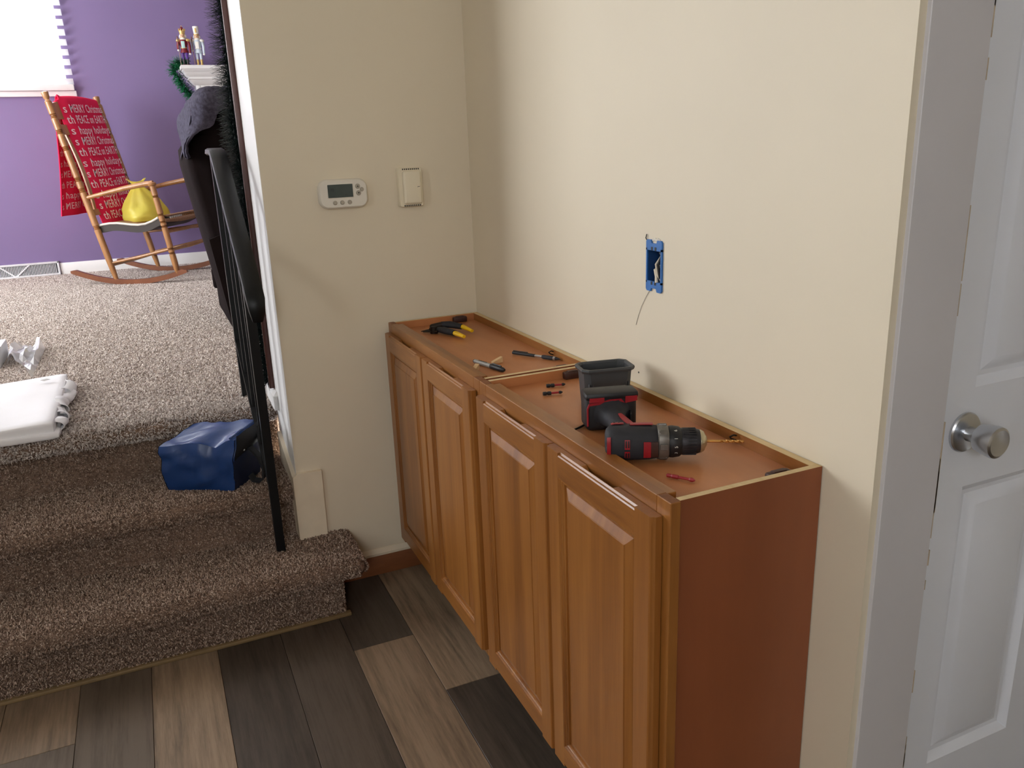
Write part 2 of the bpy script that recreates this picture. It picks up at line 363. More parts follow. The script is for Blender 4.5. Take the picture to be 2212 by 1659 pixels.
b = B(); box(b, (XL_UP, .40, ZF - .2), (1.9, Y_FAR, ZF)); struct(obj('floor_upper', b, 'carpet', smooth=0), 'beige carpet of the upper room')

# lower floor: slab plus individual vinyl planks
b = B(); box(b, (XL_LOW, Y_FRONT, -.1), (1.6, 0, -.004)); floor = struct(obj('floor', b, 'dark_in', smooth=0), 'wood look vinyl plank floor')
PW = .1812; X0 = -.2335
L1, L2, L3, D1, D2, D3 = (.32, .232, .156), (.27, .195, .132), (.29, .215, .15), (.082, .064, .05), (.098, .076, .059), (.135, .103, .077)
spec = {0: [(.0, -.70, L1), (-.70, -1.6, D1)], 1: [(0, -.41, D1), (-.41, -1.45, L2)], 2: [(0, -1.1, D2)], 3: [(0, -1.3, D1)],
        4: [(0, -1.2, L1)], 5: [(0, -1.05, D3)], 6: [(0, -.475, L2), (-.475, -1.6, D3)], -1: [(0, -.9, D3)]}
pl_mesh = {}
for r in range(-10, 17):
    xa = X0 - (r + 1) * PW; xb = X0 - r * PW
    xa, xb = max(xa, XL_LOW), min(xb, 1.6)
    if xb - xa < .02: continue
    seq = list(spec.get(r, [])); y = seq[-1][1] if seq else 0
    if not seq:
        y2 = -random.uniform(.3, 1.1); seq.append((0, y2, random.choice((L1, L2, L3, D1, D2, D3)))); y = y2
    while y > Y_FRONT:
        y2 = max(Y_FRONT, y - 1.22); seq.append((y, y2, random.choice((L1, L2, L3, D1, D2, D3)))); y = y2
    for (ya, yb, c) in seq:
        if xa > -.02 and ya > -1.66:
            if yb > -1.66: continue
            ya = -1.66
        g = .0006; w, ln = xb - xa - g * 2, ya - yb - g * 2
        b = B(); box(b, (-w / 2, -ln / 2, -.004), (w / 2, ln / 2, 0)); 
        top = [f for f in b.faces if f.normal.z > .9]
        bmesh.ops.bevel(b, geom=list({e for f in top for e in f.edges}), offset=.0008, segments=1, affect='EDGES')
        o = obj('plank', b, 'plank', smooth=0); o.parent = floor; o.location = ((xa + xb) / 2, (ya + yb) / 2, 0); o.color = (*c, 1)

# baseboard under the thermostat wall: stained wood with a cream cap
b = B(); box(b, (-.60, -.013, 0), (0, 0, .078), .002); bb = struct(obj('baseboard_back', b, 'base_wood'), 'brown wood baseboard with cream top edge')
b = B(); prism(b, [(-.60, -.0145, .072), (-.60, -.0145, .080), (-.60, -.004, .094), (-.60, 0, .094), (-.60, 0, .072)], (0, 0, 0), (.60, 0, 0)); obj('cap', b, 'cream_trim', parent=bb)
b = B(); box(b, (-2.6, -.222, 0), (-.556, -.2, .012), .003); struct(obj('trim_1', b, 'shoe'), 'thin wooden strip along the bottom of the carpeted step')

# ------------------------------------------------------------------ carpeted stairs
stairs = bpy.data.objects.new('staircase', None); COL.objects.link(stairs); stairs.location = (-1.6, 0, 0)
struct(stairs, 'beige carpeted stairs up to the purple room')
def step(x1, x1b, yr, z0, z1, yb):
    b = B()
    box(b, (XW, yr, z0), (x1b, yb, z1 - .012), .006)
    vs = box(b, (XW, yr - .036, z1 - .056), (x1, yb, z1), .024, 4)
    return b
def soften(b, amp=.003, s=26, cuts=0):
    for v in b.verts:
        n = noise.noise_vector(v.co * s); v.co += n * amp
    return b
def grid_step(x1, x1b, yr, z0, z1, yb):
    # carpet wrapped step: profile swept in x so the nosing can be a little uneven
    b = B(); prof = [(yr, z0), (yr - .004, (z0 + z1) / 2 - .02), (yr - .002, z1 - .066), (yr - .004, z1 - .058), (yr - .026, z1 - .056), (yr - .042, z1 - .047),
                     (yr - .048, z1 - .030), (yr - .043, z1 - .013), (yr - .022, z1 - .003), (yr - .004, z1), (yr + .07, z1), (yr + .15, z1), (yb, z1)]
    N = 60
    def P(i, j):
        x = XW + (x1 - XW) * i / N; y, z = prof[j]
        k = .0035 * nz((x, y * 3, z * 3), 9, 1) + .0018 * nz((x, y, z), 40, 2)
        return (x, y - k if j < 9 else y, z + (k if j >= 6 else 0))
    g = [[b.verts.new(P(i, j)) for j in range(len(prof))] for i in range(N + 1)]
    for i in range(N):
        for j in range(len(prof) - 1): b.faces.new((g[i][j], g[i + 1][j], g[i + 1][j + 1], g[i][j + 1]))
    for i in (0, N):
        e = b.verts.new((g[i][-1].co.x, yb, z0)); b.faces.new(g[i] + [e])
    return b
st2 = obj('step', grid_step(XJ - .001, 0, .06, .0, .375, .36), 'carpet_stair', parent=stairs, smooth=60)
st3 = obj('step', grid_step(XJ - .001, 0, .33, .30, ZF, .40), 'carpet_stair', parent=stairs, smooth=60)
b = B(); box(b, (XW, -.205, .0), (-.572, .0, .175), .012, 3); box(b, (XW, -.005, .0), (XJ, .08, .175))
st1a = [v for v in b.verts]
box(b, (XW, -.243, .134), (-.497, .0, .19), .026, 5); box(b, (XW, -.06, .15), (XJ - .001, .08, .19))
bmesh.ops.subdivide_edges(b, edges=[e for e in b.edges if e.calc_length() > .5], cuts=40)
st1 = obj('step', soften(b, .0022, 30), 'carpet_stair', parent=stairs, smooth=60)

# carpet pile (real tufts) scattered over the visible carpet with geometry nodes
def pile(name, bm, density, length, rad, parent, yarn):
    bm.normal_update()
    for f in list(bm.faces):
        if f.normal.dot(Vector((.5, -1, .15))) < 0: f.normal_flip()
    o = obj(name, bm, yarn, parent=parent, smooth=0, kind='stuff', recalc=False)
    ng = bpy.data.node_groups.new(name, 'GeometryNodeTree')
    ng.interface.new_socket('Geometry', in_out='INPUT', socket_type='NodeSocketGeometry'); ng.interface.new_socket('Geometry', in_out='OUTPUT', socket_type='NodeSocketGeometry')
    N = ng.nodes.new; L = ng.links.new
    gi, go = N('NodeGroupInput'), N('NodeGroupOutput')
    d = N('GeometryNodeDistributePointsOnFaces'); d.inputs['Density'].default_value = density
    cone = N('GeometryNodeMeshCone'); cone.inputs['Vertices'].default_value = 4; cone.inputs['Radius Top'].default_value = rad * .75; cone.inputs['Radius Bottom'].default_value = rad; cone.inputs['Depth'].default_value = length
    sm = N('GeometryNodeSetMaterial'); sm.inputs['Material'].default_value = M[yarn]
    iop = N('GeometryNodeInstanceOnPoints'); rv = N('FunctionNodeRandomValue'); rv.data_type = 'FLOAT_VECTOR'
    rv.inputs[0].default_value = (-.75, -.75, -3); rv.inputs[1].default_value = (.75, .75, 3)
    rr = N('FunctionNodeRotateRotation'); rr.rotation_space = 'LOCAL'; e2r = N('FunctionNodeEulerToRotation')
    rs = N('FunctionNodeRandomValue'); rs.inputs[2].default_value = .6; rs.inputs[3].default_value = 1.25; rs.inputs['Seed'].default_value = 4
    L(gi.outputs[0], d.inputs['Mesh']); L(d.outputs['Points'], iop.inputs['Points']); L(cone.outputs['Mesh'], sm.inputs['Geometry']); L(sm.outputs['Geometry'], iop.inputs['Instance'])
    L(rv.outputs[0], e2r.inputs[0]); L(d.outputs['Rotation'], rr.inputs[0]); L(e2r.outputs[0], rr.inputs[1]); L(rr.outputs[0], iop.inputs['Rotation']); L(rs.outputs[1], iop.inputs['Scale'])
    L(iop.outputs[0], go.inputs[0])
    md = o.modifiers.new('pile', 'NODES'); md.node_group = ng
    return o
XV = XW + .002
def strip(pts, x0, x1):
    b = B(); v0 = [b.verts.new((x0, y, z)) for y, z in pts]; v1 = [b.verts.new((x1, y, z)) for y, z in pts]
    for k in range(len(pts) - 1): b.faces.new((v0[k], v0[k + 1], v1[k + 1], v1[k]))
    return b
def nose_pts(yr, z0, z1, yb):
    return [(yr, z0), (yr - .002, z1 - .06), (yr - .026, z1 - .056), (yr - .044, z1 - .042), (yr - .046, z1 - .02), (yr - .026, z1 - .003), (yr - .004, z1), (yb, z1)]
DEN = 90000
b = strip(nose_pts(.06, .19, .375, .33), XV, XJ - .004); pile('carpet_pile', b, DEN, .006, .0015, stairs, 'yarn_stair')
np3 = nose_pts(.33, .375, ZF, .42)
b = strip(np3[:3], XV, XJ - .004); pile('carpet_pile', b, DEN, .006, .0015, stairs, 'yarn_stair')  # third riser gets the yarn with shade painted in
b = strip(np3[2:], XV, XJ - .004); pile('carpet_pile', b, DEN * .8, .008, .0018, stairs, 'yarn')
b = B()
pts = [(-.207, .002), (-.207, .134), (-.225, .134), (-.241, .145), (-.244, .163), (-.236, .181), (-.222, .1905), (-.0, .1905)]
v0 = [b.verts.new((XV, y, z)) for y, z in pts]; v1 = [b.verts.new((-.572 if k < 2 else (-.52 if k != 7 else -.52), y, z)) for k, (y, z) in enumerate(pts)]
for k in range(len(pts) - 1): b.faces.new((v0[k], v0[k + 1], v1[k + 1], v1[k]))
vq = [b.verts.new(p) for p in ((XV, 0, .1905), (XJ - .005, 0, .1905), (XJ - .005, .06, .1905), (XV, .06, .1905))]; b.faces.new(vq)
# right hand end of the first step
for qd in (((-.571, -.2, .002), (-.571, -.002, .002), (-.571, -.002, .134), (-.571, -.2, .134)),
           ((-.52, -.222, .1905), (-.52, -.002, .1905), (-.503, -.002, .184), (-.503, -.232, .184)),
           ((-.503, -.232, .184), (-.503, -.002, .184), (-.496, -.002, .163), (-.496, -.24, .163)),
           ((-.496, -.24, .163), (-.496, -.002, .163), (-.504, -.002, .142), (-.504, -.232, .142))):
    b.faces.new([b.verts.new(p) for p in qd])
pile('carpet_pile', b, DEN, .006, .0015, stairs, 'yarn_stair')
b = B(); b.faces.new([b.verts.new(p) for p in ((-3.3, .30, ZF), (-.66, .42, ZF), (.1, 4.57, ZF), (-3.3, 4.57, ZF))])
pile('carpet_pile', b, 30000, .006, .0028, bpy.data.objects['floor_upper'], 'yarn')

# painted base blocks on the wall end
b = B()
prism(b, [(XJ - .014, -.014, .186), (XJ - .014, -.014, .408), (XJ, -.014, .42), (-.567, -.014, .418), (-.569, -.014, .186)], (0, 0, 0), (0, .014, 0))
prism(b, [(XJ - .014, 0, .186), (XJ - .014, 0, .408), (XJ - .014, .25, .485), (XJ - .014, .25, .186)], (0, 0, 0), (.014, 0, 0))
struct(obj('trim_2', b, 'cream_trim', smooth=0), 'cream painted base block on the corner above the first step')
b = B(); box(b, (XJ - .016, .215, ZF), (XJ, .62, .632)); bmesh.ops.bevel(b, geom=[e for e in b.edges if all(v.co.z > .63 and v.co.x < XJ - .01 for v in e.verts) or all(v.co.z > .63 and v.co.y < .25 for v in e.verts)], offset=.012, segments=1, affect='EDGES')
struct(obj('trim_3', b, 'white_paint', smooth=0), 'short white skirting piece at the top of the stairs')
b = B(); box(b, (XJ - .018, .27, .634), (XJ, .285, 2.42), .002); box(b, (XJ - .006, .285, .634), (XJ + .05, .297, 2.42), .002)
struct(obj('trim_4', b, 'brown_trim'), 'dark red brown casing on the far edge of the wall')

# ------------------------------------------------------------------ door with casing (far right)
b = B(); rect_loops(b, .014, .134, 0, 2.14, [(0, -1.65), (0, -1.664), (.0012, -1.665)], 'y'); box(b, (.134, -1.665, 2.045), (.90, -1.65, 2.14)); box(b, (.80, -1.665, 0), (.90, -1.65, 2.05))
struct(obj('trim_5', b, 'jamb_paint', smooth=0), 'wide grey white door casing')
b = B()
for k in range(22):
    z = random.uniform(.02, 1.9); h = random.uniform(.01, .16)
    box(b, (.1332, -1.6654, z), (.1338 + random.uniform(.0006, .0022), -1.6552, z + h))
obj('chipped_edge', b, 'chip', parent=bpy.data.objects['trim_5'], smooth=0)
DX0, DX1, DY = .1365, .797, -1.653
b = B(); box(b, (DX0, DY + .012, .008), (DX1, DY + .036, 2.035)); door = struct(obj('door_1', b, 'door_paint', smooth=0), 'white six panel door with a steel knob')
xs = [(.212, .43), (.503, .721)]; zs = [(.265, .826), (1.0, 1.62), (1.72, 1.92)]
def dstile(x0, x1, z0, z1):
    b = B(); box(b, (x0, DY, z0), (x1, DY + .013, z1)); return b
for x0, x1 in ((DX0, xs[0][0]), (xs[0][1], xs[1][0]), (xs[1][1], DX1)): obj('stile', dstile(x0, x1, .008, 2.035), 'door_paint', parent=door, smooth=0)
for x0, x1 in xs:
    for z0, z1 in ((.008, zs[0][0]), (zs[0][1], zs[1][0]), (zs[1][1], zs[2][0]), (zs[2][1], 2.035)): obj('rail', dstile(x0, x1, z0, z1), 'door_paint', parent=door, smooth=0)
    for z0, z1 in zs:
        b = B(); rect_loops(b, x0, x1, z0, z1, [(0, DY), (.004, DY + .003), (.014, DY + .011), (.022, DY + .012), (.042, DY + .003), (.044, DY + .0025)], 'y'); obj('panel', b, 'door_paint', parent=door, smooth=20)
kx, kz = .197, .926
b = B(); lathe(b, (kx, DY, kz), (kx, DY - .064, kz), [(0, .034), (.06, .034), (.1, .032), (.13, .026), (.16, .0125), (.42, .0115), (.44, .019), (.48, .0225), (.7, .0255), (.88, .0265), (.96, .0255), (.99, .023), (1.0, .0215), (.97, .014), (.955, .004)], 32)
obj('door_knob', b, 'steel', parent=door, smooth=30, label='brushed steel round knob')

# ------------------------------------------------------------------ upper room trim, vent, window and blind
b = B(); box(b, (-1.60, Y_FAR - .014, ZF), (1.9, Y_FAR, ZF + .088), .004); box(b, (XL_UP, Y_FAR - .014, ZF), (-2.62, Y_FAR, ZF + .088), .004); struct(obj('baseboard_far', b, 'white_paint'), 'white baseboard of the purple wall')
v = thing('floor_register', 'white metal baseboard vent with fine louvres under the window', 'vent', (-2.1, Y_FAR, ZF))
b = B(); z0, z1 = ZF + .004, ZF + .105; x0, x1 = -2.60, -1.603
box(b, (x0, Y_FAR - .03, z1 - .014), (x1, Y_FAR, z1), .003); box(b, (x0, Y_FAR - .045, z0), (x1, Y_FAR, z0 + .012), .003); box(b, (x0, Y_FAR - .03, z0), (x0 + .014, Y_FAR, z1), .003); box(b, (x1 - .014, Y_FAR - .03, z0), (x1, Y_FAR, z1), .003)
obj('frame', b, 'pvc_vent', parent=v)
b = B(); box(b, (x0 + .01, Y_FAR - .010, z0 + .01), (x1 - .01, Y_FAR - .002, z1 - .01)); obj('backing', b, 'vent_dark', parent=v, smooth=0)
b = B()
for k in range(96):
    x = x0 + .018 + k * .0100; box(b, (x, Y_FAR - .024, z0 + .012), (x + .0035, Y_FAR - .008, z1 - .013))
obj('louvres', b, 'pvc_vent', parent=v, smooth=0, kind='stuff')
for xm in (-2.40, -1.90, ):
    for s in (-1, 1):
        b = B(); prism(b, [(xm + s * .09, Y_FAR - .03, z1 - .012), (xm + s * .105, Y_FAR - .03, z1 - .012), (xm + s * .012, Y_FAR - .03, z0 + .01), (xm - s * .003, Y_FAR - .03, z0 + .01)], (0, 0, 0), (0, .008, 0)); obj('brace', b, 'pvc_vent', parent=v, smooth=0)
def window(name, axis, w, at, thick, sign, mullion=True):
    a0, a1, z0, z1 = w; b = B()
    def bx(p0, p1, q0, q1, d0, d1):
        lo, hi = (p0, at + d0 * sign, q0), (p1, at + d1 * sign, q1)
        if axis == 'y': lo, hi = (lo[1], lo[0], lo[2]), (hi[1], hi[0], hi[2])
        return lo, hi
    f = .045
    for args in ((a0, a1, z0, z0 + f, .03, .10), (a0, a1, z1 - f, z1, .03, .10), (a0, a0 + f, z0, z1, .03, .10), (a1 - f, a1, z0, z1, .03, .10)): box(b, *bx(*args))
    o = struct(obj(name, b, 'white_paint', smooth=0))
    b = B(); box(b, *bx((a0 + a1) / 2 - .02, (a0 + a1) / 2 + .02, z0, z1, .04, .09)); obj('mullion', b, 'white_paint', parent=o, smooth=0)
    for s0, s1 in ((a0 + f, (a0 + a1) / 2 - .02), ((a0 + a1) / 2 + .02, a1 - f)):
        b = B(); box(b, *bx(s0, s1, z0 + f, z1 - f, .062, .066)); obj('pane', b, 'glass', parent=o, smooth=0)
    return o
w1 = window('window_1', 'x', WIN_FAR, Y_FAR, .14, 1); w1['label'] = 'bright window in the purple wall'
window('window_2', 'y', WIN_UP, XL_UP, .12, -1); window('window_4', 'y', WIN_LOW, XL_LOW, .12, -1); window('window_3', 'x', WIN_FRONT, Y_FRONT, .12, -1)
b = B(); box(b, (WIN_FAR[0] - .03, Y_FAR - .03, WIN_FAR[2] - .045), (WIN_FAR[1] + .052, Y_FAR + .03, WIN_FAR[2] - .0065), .004); obj('window_sill', b, 'white_paint', parent=w1)
bl = thing('window_blind', 'white horizontal slat blind over the bright window', 'blind', ((WIN_FAR[0] + WIN_FAR[1]) / 2, Y_FAR - .03, WIN_FAR[2]))
XB0, XB1 = WIN_FAR[0] - .05, WIN_FAR[1] + .045
b = B(); box(b, (XB0 + .02, Y_FAR - .058, WIN_FAR[2] - .006), (XB1 - .002, Y_FAR - .012, WIN_FAR[2] + .036), .004); obj('bottom_rail', b, 'white_paint', parent=bl)
b = B(); box(b, (XB0, Y_FAR - .065, WIN_FAR[3] + .02), (XB1, Y_FAR - .003, WIN_FAR[3] + .075), .004); obj('head_rail', b, 'white_paint', parent=bl)
ns = 13; first = None
for k in range(ns):
    zc = WIN_FAR[2] + .055 + k * .0665
    if first is None:
        b = B(); m = Matrix.Translation((0, 0, 0)) @ Matrix.Rotation(math.radians(-38), 4, 'X'); box(b, (XB0 - bl.location.x, -.029, -.0016), (XB1 - bl.location.x, .029, .0016), 0, 1, 0, m)
        first = obj('slat', b, 'slat', parent=bl, local=True, smooth=0); o = first
    else: o = first.copy(); COL.objects.link(o); o.parent = bl
    o.location = (0, -.006, zc - bl.location.z)

# ------------------------------------------------------------------ cabinets
CW, CD, CH, CZ = .7785, .305, .8703, .10
def cabinet(y0, label):
    t = thing('cabinet', label, 'cabinet', (-CD / 2, y0 - CW / 2, CZ), 0, 'wall cabinets set low along the cream wall')
    y1 = y0 - CW
    def side(ya, yb, outer):
        b = B(); box(b, (-.286, ya, CZ), (-.002, yb, CH))
        for f in b.faces:
            if f.normal.z > .9: f.material_index = 1
            elif f.normal.y * (1 if outer == 0 else -1) > .9: f.material_index = 2
        return b
    obj('side_panel', side(y0 - .018, y0 - .006, 1), ['laminate', 'raw_ply', 'maple_top'], parent=t, smooth=0)
    obj('side_panel', side(y1 + (.006 if y0 > -.1 else .003), y1 + (.018 if y0 > -.1 else .015), 0), ['laminate', 'raw_ply', 'maple_top'], parent=t, smooth=0)
    b = B(); box(b, (-.018, y1 + .0155, CH - .07), (-.002, y0 - .0175, CH - .0005))
    for f in b.faces:
        if f.normal.z > .9: f.material_index = 1
    obj('back_rail', b, ['maple_h', 'raw_ply'], parent=t, smooth=0)
    b = B(); box(b, (-.286, y1 + .0155, CH - .036), (-.018, y0 - .0175, CH - .022)); obj('top_board', b, 'maple_top', parent=t, smooth=0)
    b = B(); box(b, (-.286, y1 + .0155, CZ + .03), (-.018, y0 - .0175, CZ + .044)); obj('bottom_board', b, 'maple_top', parent=t, smooth=0)
    b = B(); box(b, (-.008, y1 + .0155, CZ), (-.002, y0 - .0175, CH - .07)); obj('back_board', b, 'laminate', parent=t, smooth=0)
    def stile(ya, yb):
        b = B(); box(b, (-.305, ya, CZ), (-.286, yb, CH), .0012, 1)
        for f in b.faces:
            if f.normal.z > .9: f.material_index = 1
        return b
    obj('frame_stile', stile(y0 - .038, y0 - .0003), ['maple_v', 'maple_end'], parent=t, smooth=0)
    obj('frame_stile', stile(y1 + .0003, y1 + .038), ['maple_v', 'maple_end'], parent=t, smooth=0)
    for z0, z1 in ((CH - .05, CH), (CZ, CZ + .045)):
        b = B(); box(b, (-.305, y1 + .038, z0), (-.286, y0 - .038, z1), .0012, 1); obj('frame_rail', b, 'maple_h', parent=t, smooth=0)
    b = B(); box(b, (-.2865, y1 + .038, CH - .062), (-.268, y0 - .038, CH - .002), .001, 1); obj('nailer', b, 'maple_h', parent=t, smooth=0)
    b = B(); box(b, (-.305, (y0 + y1) / 2 - .02, CZ + .045), (-.286, (y0 + y1) / 2 + .02, CH - .05)); obj('centre_stile', b, 'maple_v', parent=t, smooth=0)
    # corner mounting blocks and staples
    for ya, yb in ((y0 - .0185, y0 - .037), (y1 + .019, y1 + .037)):
        b = B(); box(b, (-.095, min(ya, yb), CH - .022), (-.048, max(ya, yb), CH - .004), .004, 2); box(b, (-.085, min(ya, yb) + .004, CH - .006), (-.058, max(ya, yb) - .004, CH - .002), .001)
        obj('corner_block', b, 'brown_block', parent=t, label='dark brown plastic corner block')
    for yy in (y0 - .60, ) if y0 > -.1 else (y0 - .575,):
        b = B(); tube(b, [(-.018, yy, CH - .016), (-.027, yy + .003, CH - .012), (-.032, yy, CH - .007), (-.027, yy - .004, CH - .003), (-.019, yy - .002, CH - .006)], .0017, 6); obj('staple', b, 'dark_rod', parent=t, label='bent dark staple in the back rail')
    dw = (CW - .044) / 2; zt, zb = .842, CZ + .028
    for k in range(2):
        ya = y0 - .02 - k * (dw + .004); yb = ya - dw      # ya > yb
        XF, XBk = -.3255, -.3065
        b = B(); box(b, (XBk - .004, yb + .03, zb + .03), (XBk, ya - .03, zt - .03)); d = obj('door', b, 'maple_v', parent=t, smooth=0)
        SW = .050
        def prof(s):   # section from the outer edge inwards: (inset, x)
            return [(0, XBk), (0, XF + .0075), (.0035, XF + .005), (.0045, XF + .0015), (.007, XF), (SW, XF), (SW, XBk)]
        for side in (0, 1):
            b = B(); pts = [((x, (yb + i) if side == 0 else (ya - i), zb)) for i, x in prof(0)]; prism(b, pts, (0, 0, 0), (0, 0, zt - zb)); obj('door_stile', b, 'maple_v', parent=d, smooth=0)
        b = B(); pts = [((x, yb + SW, zb + i)) for i, x in prof(0)]; prism(b, pts, (0, 0, 0), (0, dw - 2 * SW, 0)); obj('door_rail', b, 'maple_h', parent=d, smooth=0)
        # top rail with the scooped finger pull cut into its back edge
        b = B(); ym = (ya + yb) / 2; XM = XF + .008
        pts = [(XM, yb + SW, zt), (XF + .0065, yb + SW, zt), (XF + .0045, yb + SW, zt - .0035), (XF + .0015, yb + SW, zt - .0045), (XF, yb + SW, zt - .007), (XF, yb + SW, zt - SW), (XM, yb + SW, zt - SW)]
        prism(b, pts, (0, 0, 0), (0, dw - 2 * SW, 0))
        nl, nd = .055, .013
        prism(b, [(XBk, yb + SW, zt - SW), (XBk, ya - SW, zt - SW), (XBk, ya - SW, zt), (XBk, ym + nl, zt), (XBk, ym + nl - .014, zt - nd), (XBk, ym - nl + .014, zt - nd), (XBk, ym - nl, zt), (XBk, yb + SW, zt)], (0, 0, 0), (XM - XBk, 0, 0))
        obj('door_rail', b, 'maple_h', parent=d, smooth=0)
        b = B(); rect_loops(b, yb + SW, ya - SW, zb + SW, zt - SW, [(-.0005, XF + .0006), (.002, XF + .0008), (.0035, XF + .004), (.0065, XF + .0042), (.008, XF + .0065), (.011, XF + .0075), (.0115, XF + .011), (.015, XF + .0112), (.016, XF + .0095), (.034, XF + .0035), (.0352, XF + .0018), (.036, XF + .0018)], 'x')
        obj('door_panel', b, 'maple_v', parent=d, smooth=18)
    return t
cab1 = cabinet(0, 'honey maple two door cabinet in the wall corner, holding the pliers')
cab2 = cabinet(-CW, 'honey maple two door cabinet with bare red brown end panel, holding the drill')

TZ = CH - .022 + .0005        # recessed top the tools lie on
# ------------------------------------------------------------------ cordless drill, lying on its side
A0 = Vector((-.272, -1.305, 0)); EX = Vector((.883, -.469, 0)).normalized()
dr = thing('cordless_drill', 'black and red cordless drill lying on its side on the cabinet top', 'drill', (A0.x, A0.y, TZ), math.atan2(EX.y, EX.x))
dr.scale = (.92, .92, .92)
# local frame: x along the motor axis to the chuck, y to the battery, z up
AX = .036
def ell(cx, ry, rz, seg=20, zc=AX, yc=0, pw=2.6):
    out = []
    for k in range(seg):
        a = 2 * PI * k / seg; ca, sa = math.cos(a), math.sin(a)
        out.append(Vector((cx, yc + ry * math.copysign(abs(ca) ** (2 / pw), ca), zc + rz * math.copysign(abs(sa) ** (2 / pw), sa))))
    return out
def loft(bm, secs, mi=0):
    rs = [[bm.verts.new(p) for p in s] for s in secs]; n = len(rs[0])
    for a, b_ in zip(rs, rs[1:]):
        for k in range(n): bm.faces.new((a[k], a[(k + 1) % n], b_[(k + 1) % n], b_[k])).material_index = mi
    bm.faces.new(list(reversed(rs[0]))).material_index = mi; bm.faces.new(rs[-1]).material_index = mi
b = B(); loft(b, [ell(.0, .018, .018), ell(.002, .024, .025), ell(.008, .029, .031), ell(.018, .031, .034), ell(.05, .031, .0345), ell(.085, .030, .0335), ell(.100, .028, .031), ell(.104, .025, .028)])
body = obj('motor_housing', b, 'black_rubber', parent=dr, local=True, smooth=50)
# red inlays on the housing (slightly proud plates following the shell)
def inlay(name, x0, x1, a0, a1, mat, proud=.0012, ry=.031, rz=.0345, n=6, parent=body):
    b = B()
    def f(u, v_):
        x = x0 + (x1 - x0) * u; a = a0 + (a1 - a0) * v_; ca, sa = math.cos(a), math.sin(a); pw = 2.6
        kx = 1.0
        if x < .018: kx = .78 + .22 * (max(0, x) / .018) ** .6
        return Vector((x, (ry * kx + proud) * math.copysign(abs(ca) ** (2 / pw), ca), AX + (rz * kx + proud) * math.copysign(abs(sa) ** (2 / pw), sa)))
    surf(b, f, n, n); thicken(b, -.0015)
    return obj(name, b, mat, parent=parent, local=True, smooth=40)
D = math.radians
inlay('red_panel', .012, .036, D(52), D(88), 'tool_red'); inlay('red_panel', .048, .092, D(58), D(92), 'tool_red', ry=.0305, rz=.034)
inlay('red_panel', .003, .010, D(150), D(215), 'tool_red', .0015); inlay('red_panel', .072, .086, D(168), D(212), 'tool_red', ry=.0305)
inlay('speed_switch', .0865, .1, D(168), D(212), 'brown_block', ry=.0295, rz=.033)
for zz in (D(172), D(200)):
    g = inlay('vent_grille', .036, .046, zz - D(11), zz + D(11), 'tool_red')
    for k in range(2): inlay('vent_slot', .0375 + k * .0045, .0402 + k * .0045, zz - D(8), zz + D(8), 'black_plastic', .002, parent=g)
for k in range(2): inlay('vent_slot', .017 + k * .008, .020 + k * .008, D(62), D(80), 'black_plastic', .002)
b = B(); loft(b, [ell(.1, .029, .032), ell(.102, .031, .0335), ell(.114, .031, .0335), ell(.121, .0295, .031), ell(.122, .026, .028)]); gc = obj('gear_collar', b, 'grey_metal', parent=dr, local=True, smooth=40)
b = B()
for a in (20, 75, 130, 180, 235, 300):
    ca, sa = math.cos(D(a)), math.sin(D(a)); box(b, (.103, -.006, -.0015), (.119, .006, .0025), .001, 1, 0, Matrix.Translation((0, ca * .0315, AX + sa * .033)) @ Matrix.Rotation(D(a - 90), 4, 'X'))
obj('collar_rib', b, 'grey_metal', parent=gc, local=True, smooth=0)
def ring(x, r): return ell(x, r, r, 28, pw=2.0)
b = B(); loft(b, [ring(.121, .029), ring(.124, .031), ring(.130, .0315), ring(.142, .0295), ring(.146, .0265)]); cl = obj('clutch_ring', b, 'black_plastic', parent=dr, local=True, smooth=40)
for tx, a in (('6', 118), ('1', 150), ('5', 180), ('3', 205)):
    tb = text_bm(tx, .009); bmesh.ops.translate(tb, verts=tb.verts, vec=(-.0025, -.003, 0))
    m = Matrix.Rotation(D(a), 4, 'X') @ Matrix.Translation((.134, .0312, 0)) @ Matrix.Rotation(-PI / 2, 4, 'X') @ Matrix.Rotation(PI / 2, 4, 'Z')
    tb.transform(Matrix.Translation((0, 0, AX)) @ m); obj('clutch_number', tb, 'white_ink', parent=cl, local=True, smooth=0)
b = B(); loft(b, [ring(.145, .0255), ring(.148, .0265), ring(.160, .0262), ring(.163, .0252), ring(.176, .0245), ring(.182, .0225)]); ch = obj('chuck_sleeve', b, 'chuck', parent=dr, local=True, smooth=40)
b = B()
for k in range(28):
    a = 2 * PI * k / 28; box(b, (.149, -.0009, -.0006), (.174, .0009, .0006), 0, 1, 0, Matrix.Translation((0, math.cos(a) * .0262, AX + math.sin(a) * .0262)) @ Matrix.Rotation(a - PI / 2, 4, 'X'))
obj('grip_ridges', b, 'chuck', parent=ch, local=True, smooth=0)
b = B(); loft(b, [ring(.181, .0222), ring(.184, .0225), ring(.190, .019), ring(.193, .0125), ring(.195, .010)]); obj('chuck_nose', b, 'nose', parent=dr, local=True, smooth=40)
b = B()
pts = [(.193, 0, AX)]; 
tube(b, [(.193, 0, AX), (.222, 0, AX - .0008)], .0028, 10)
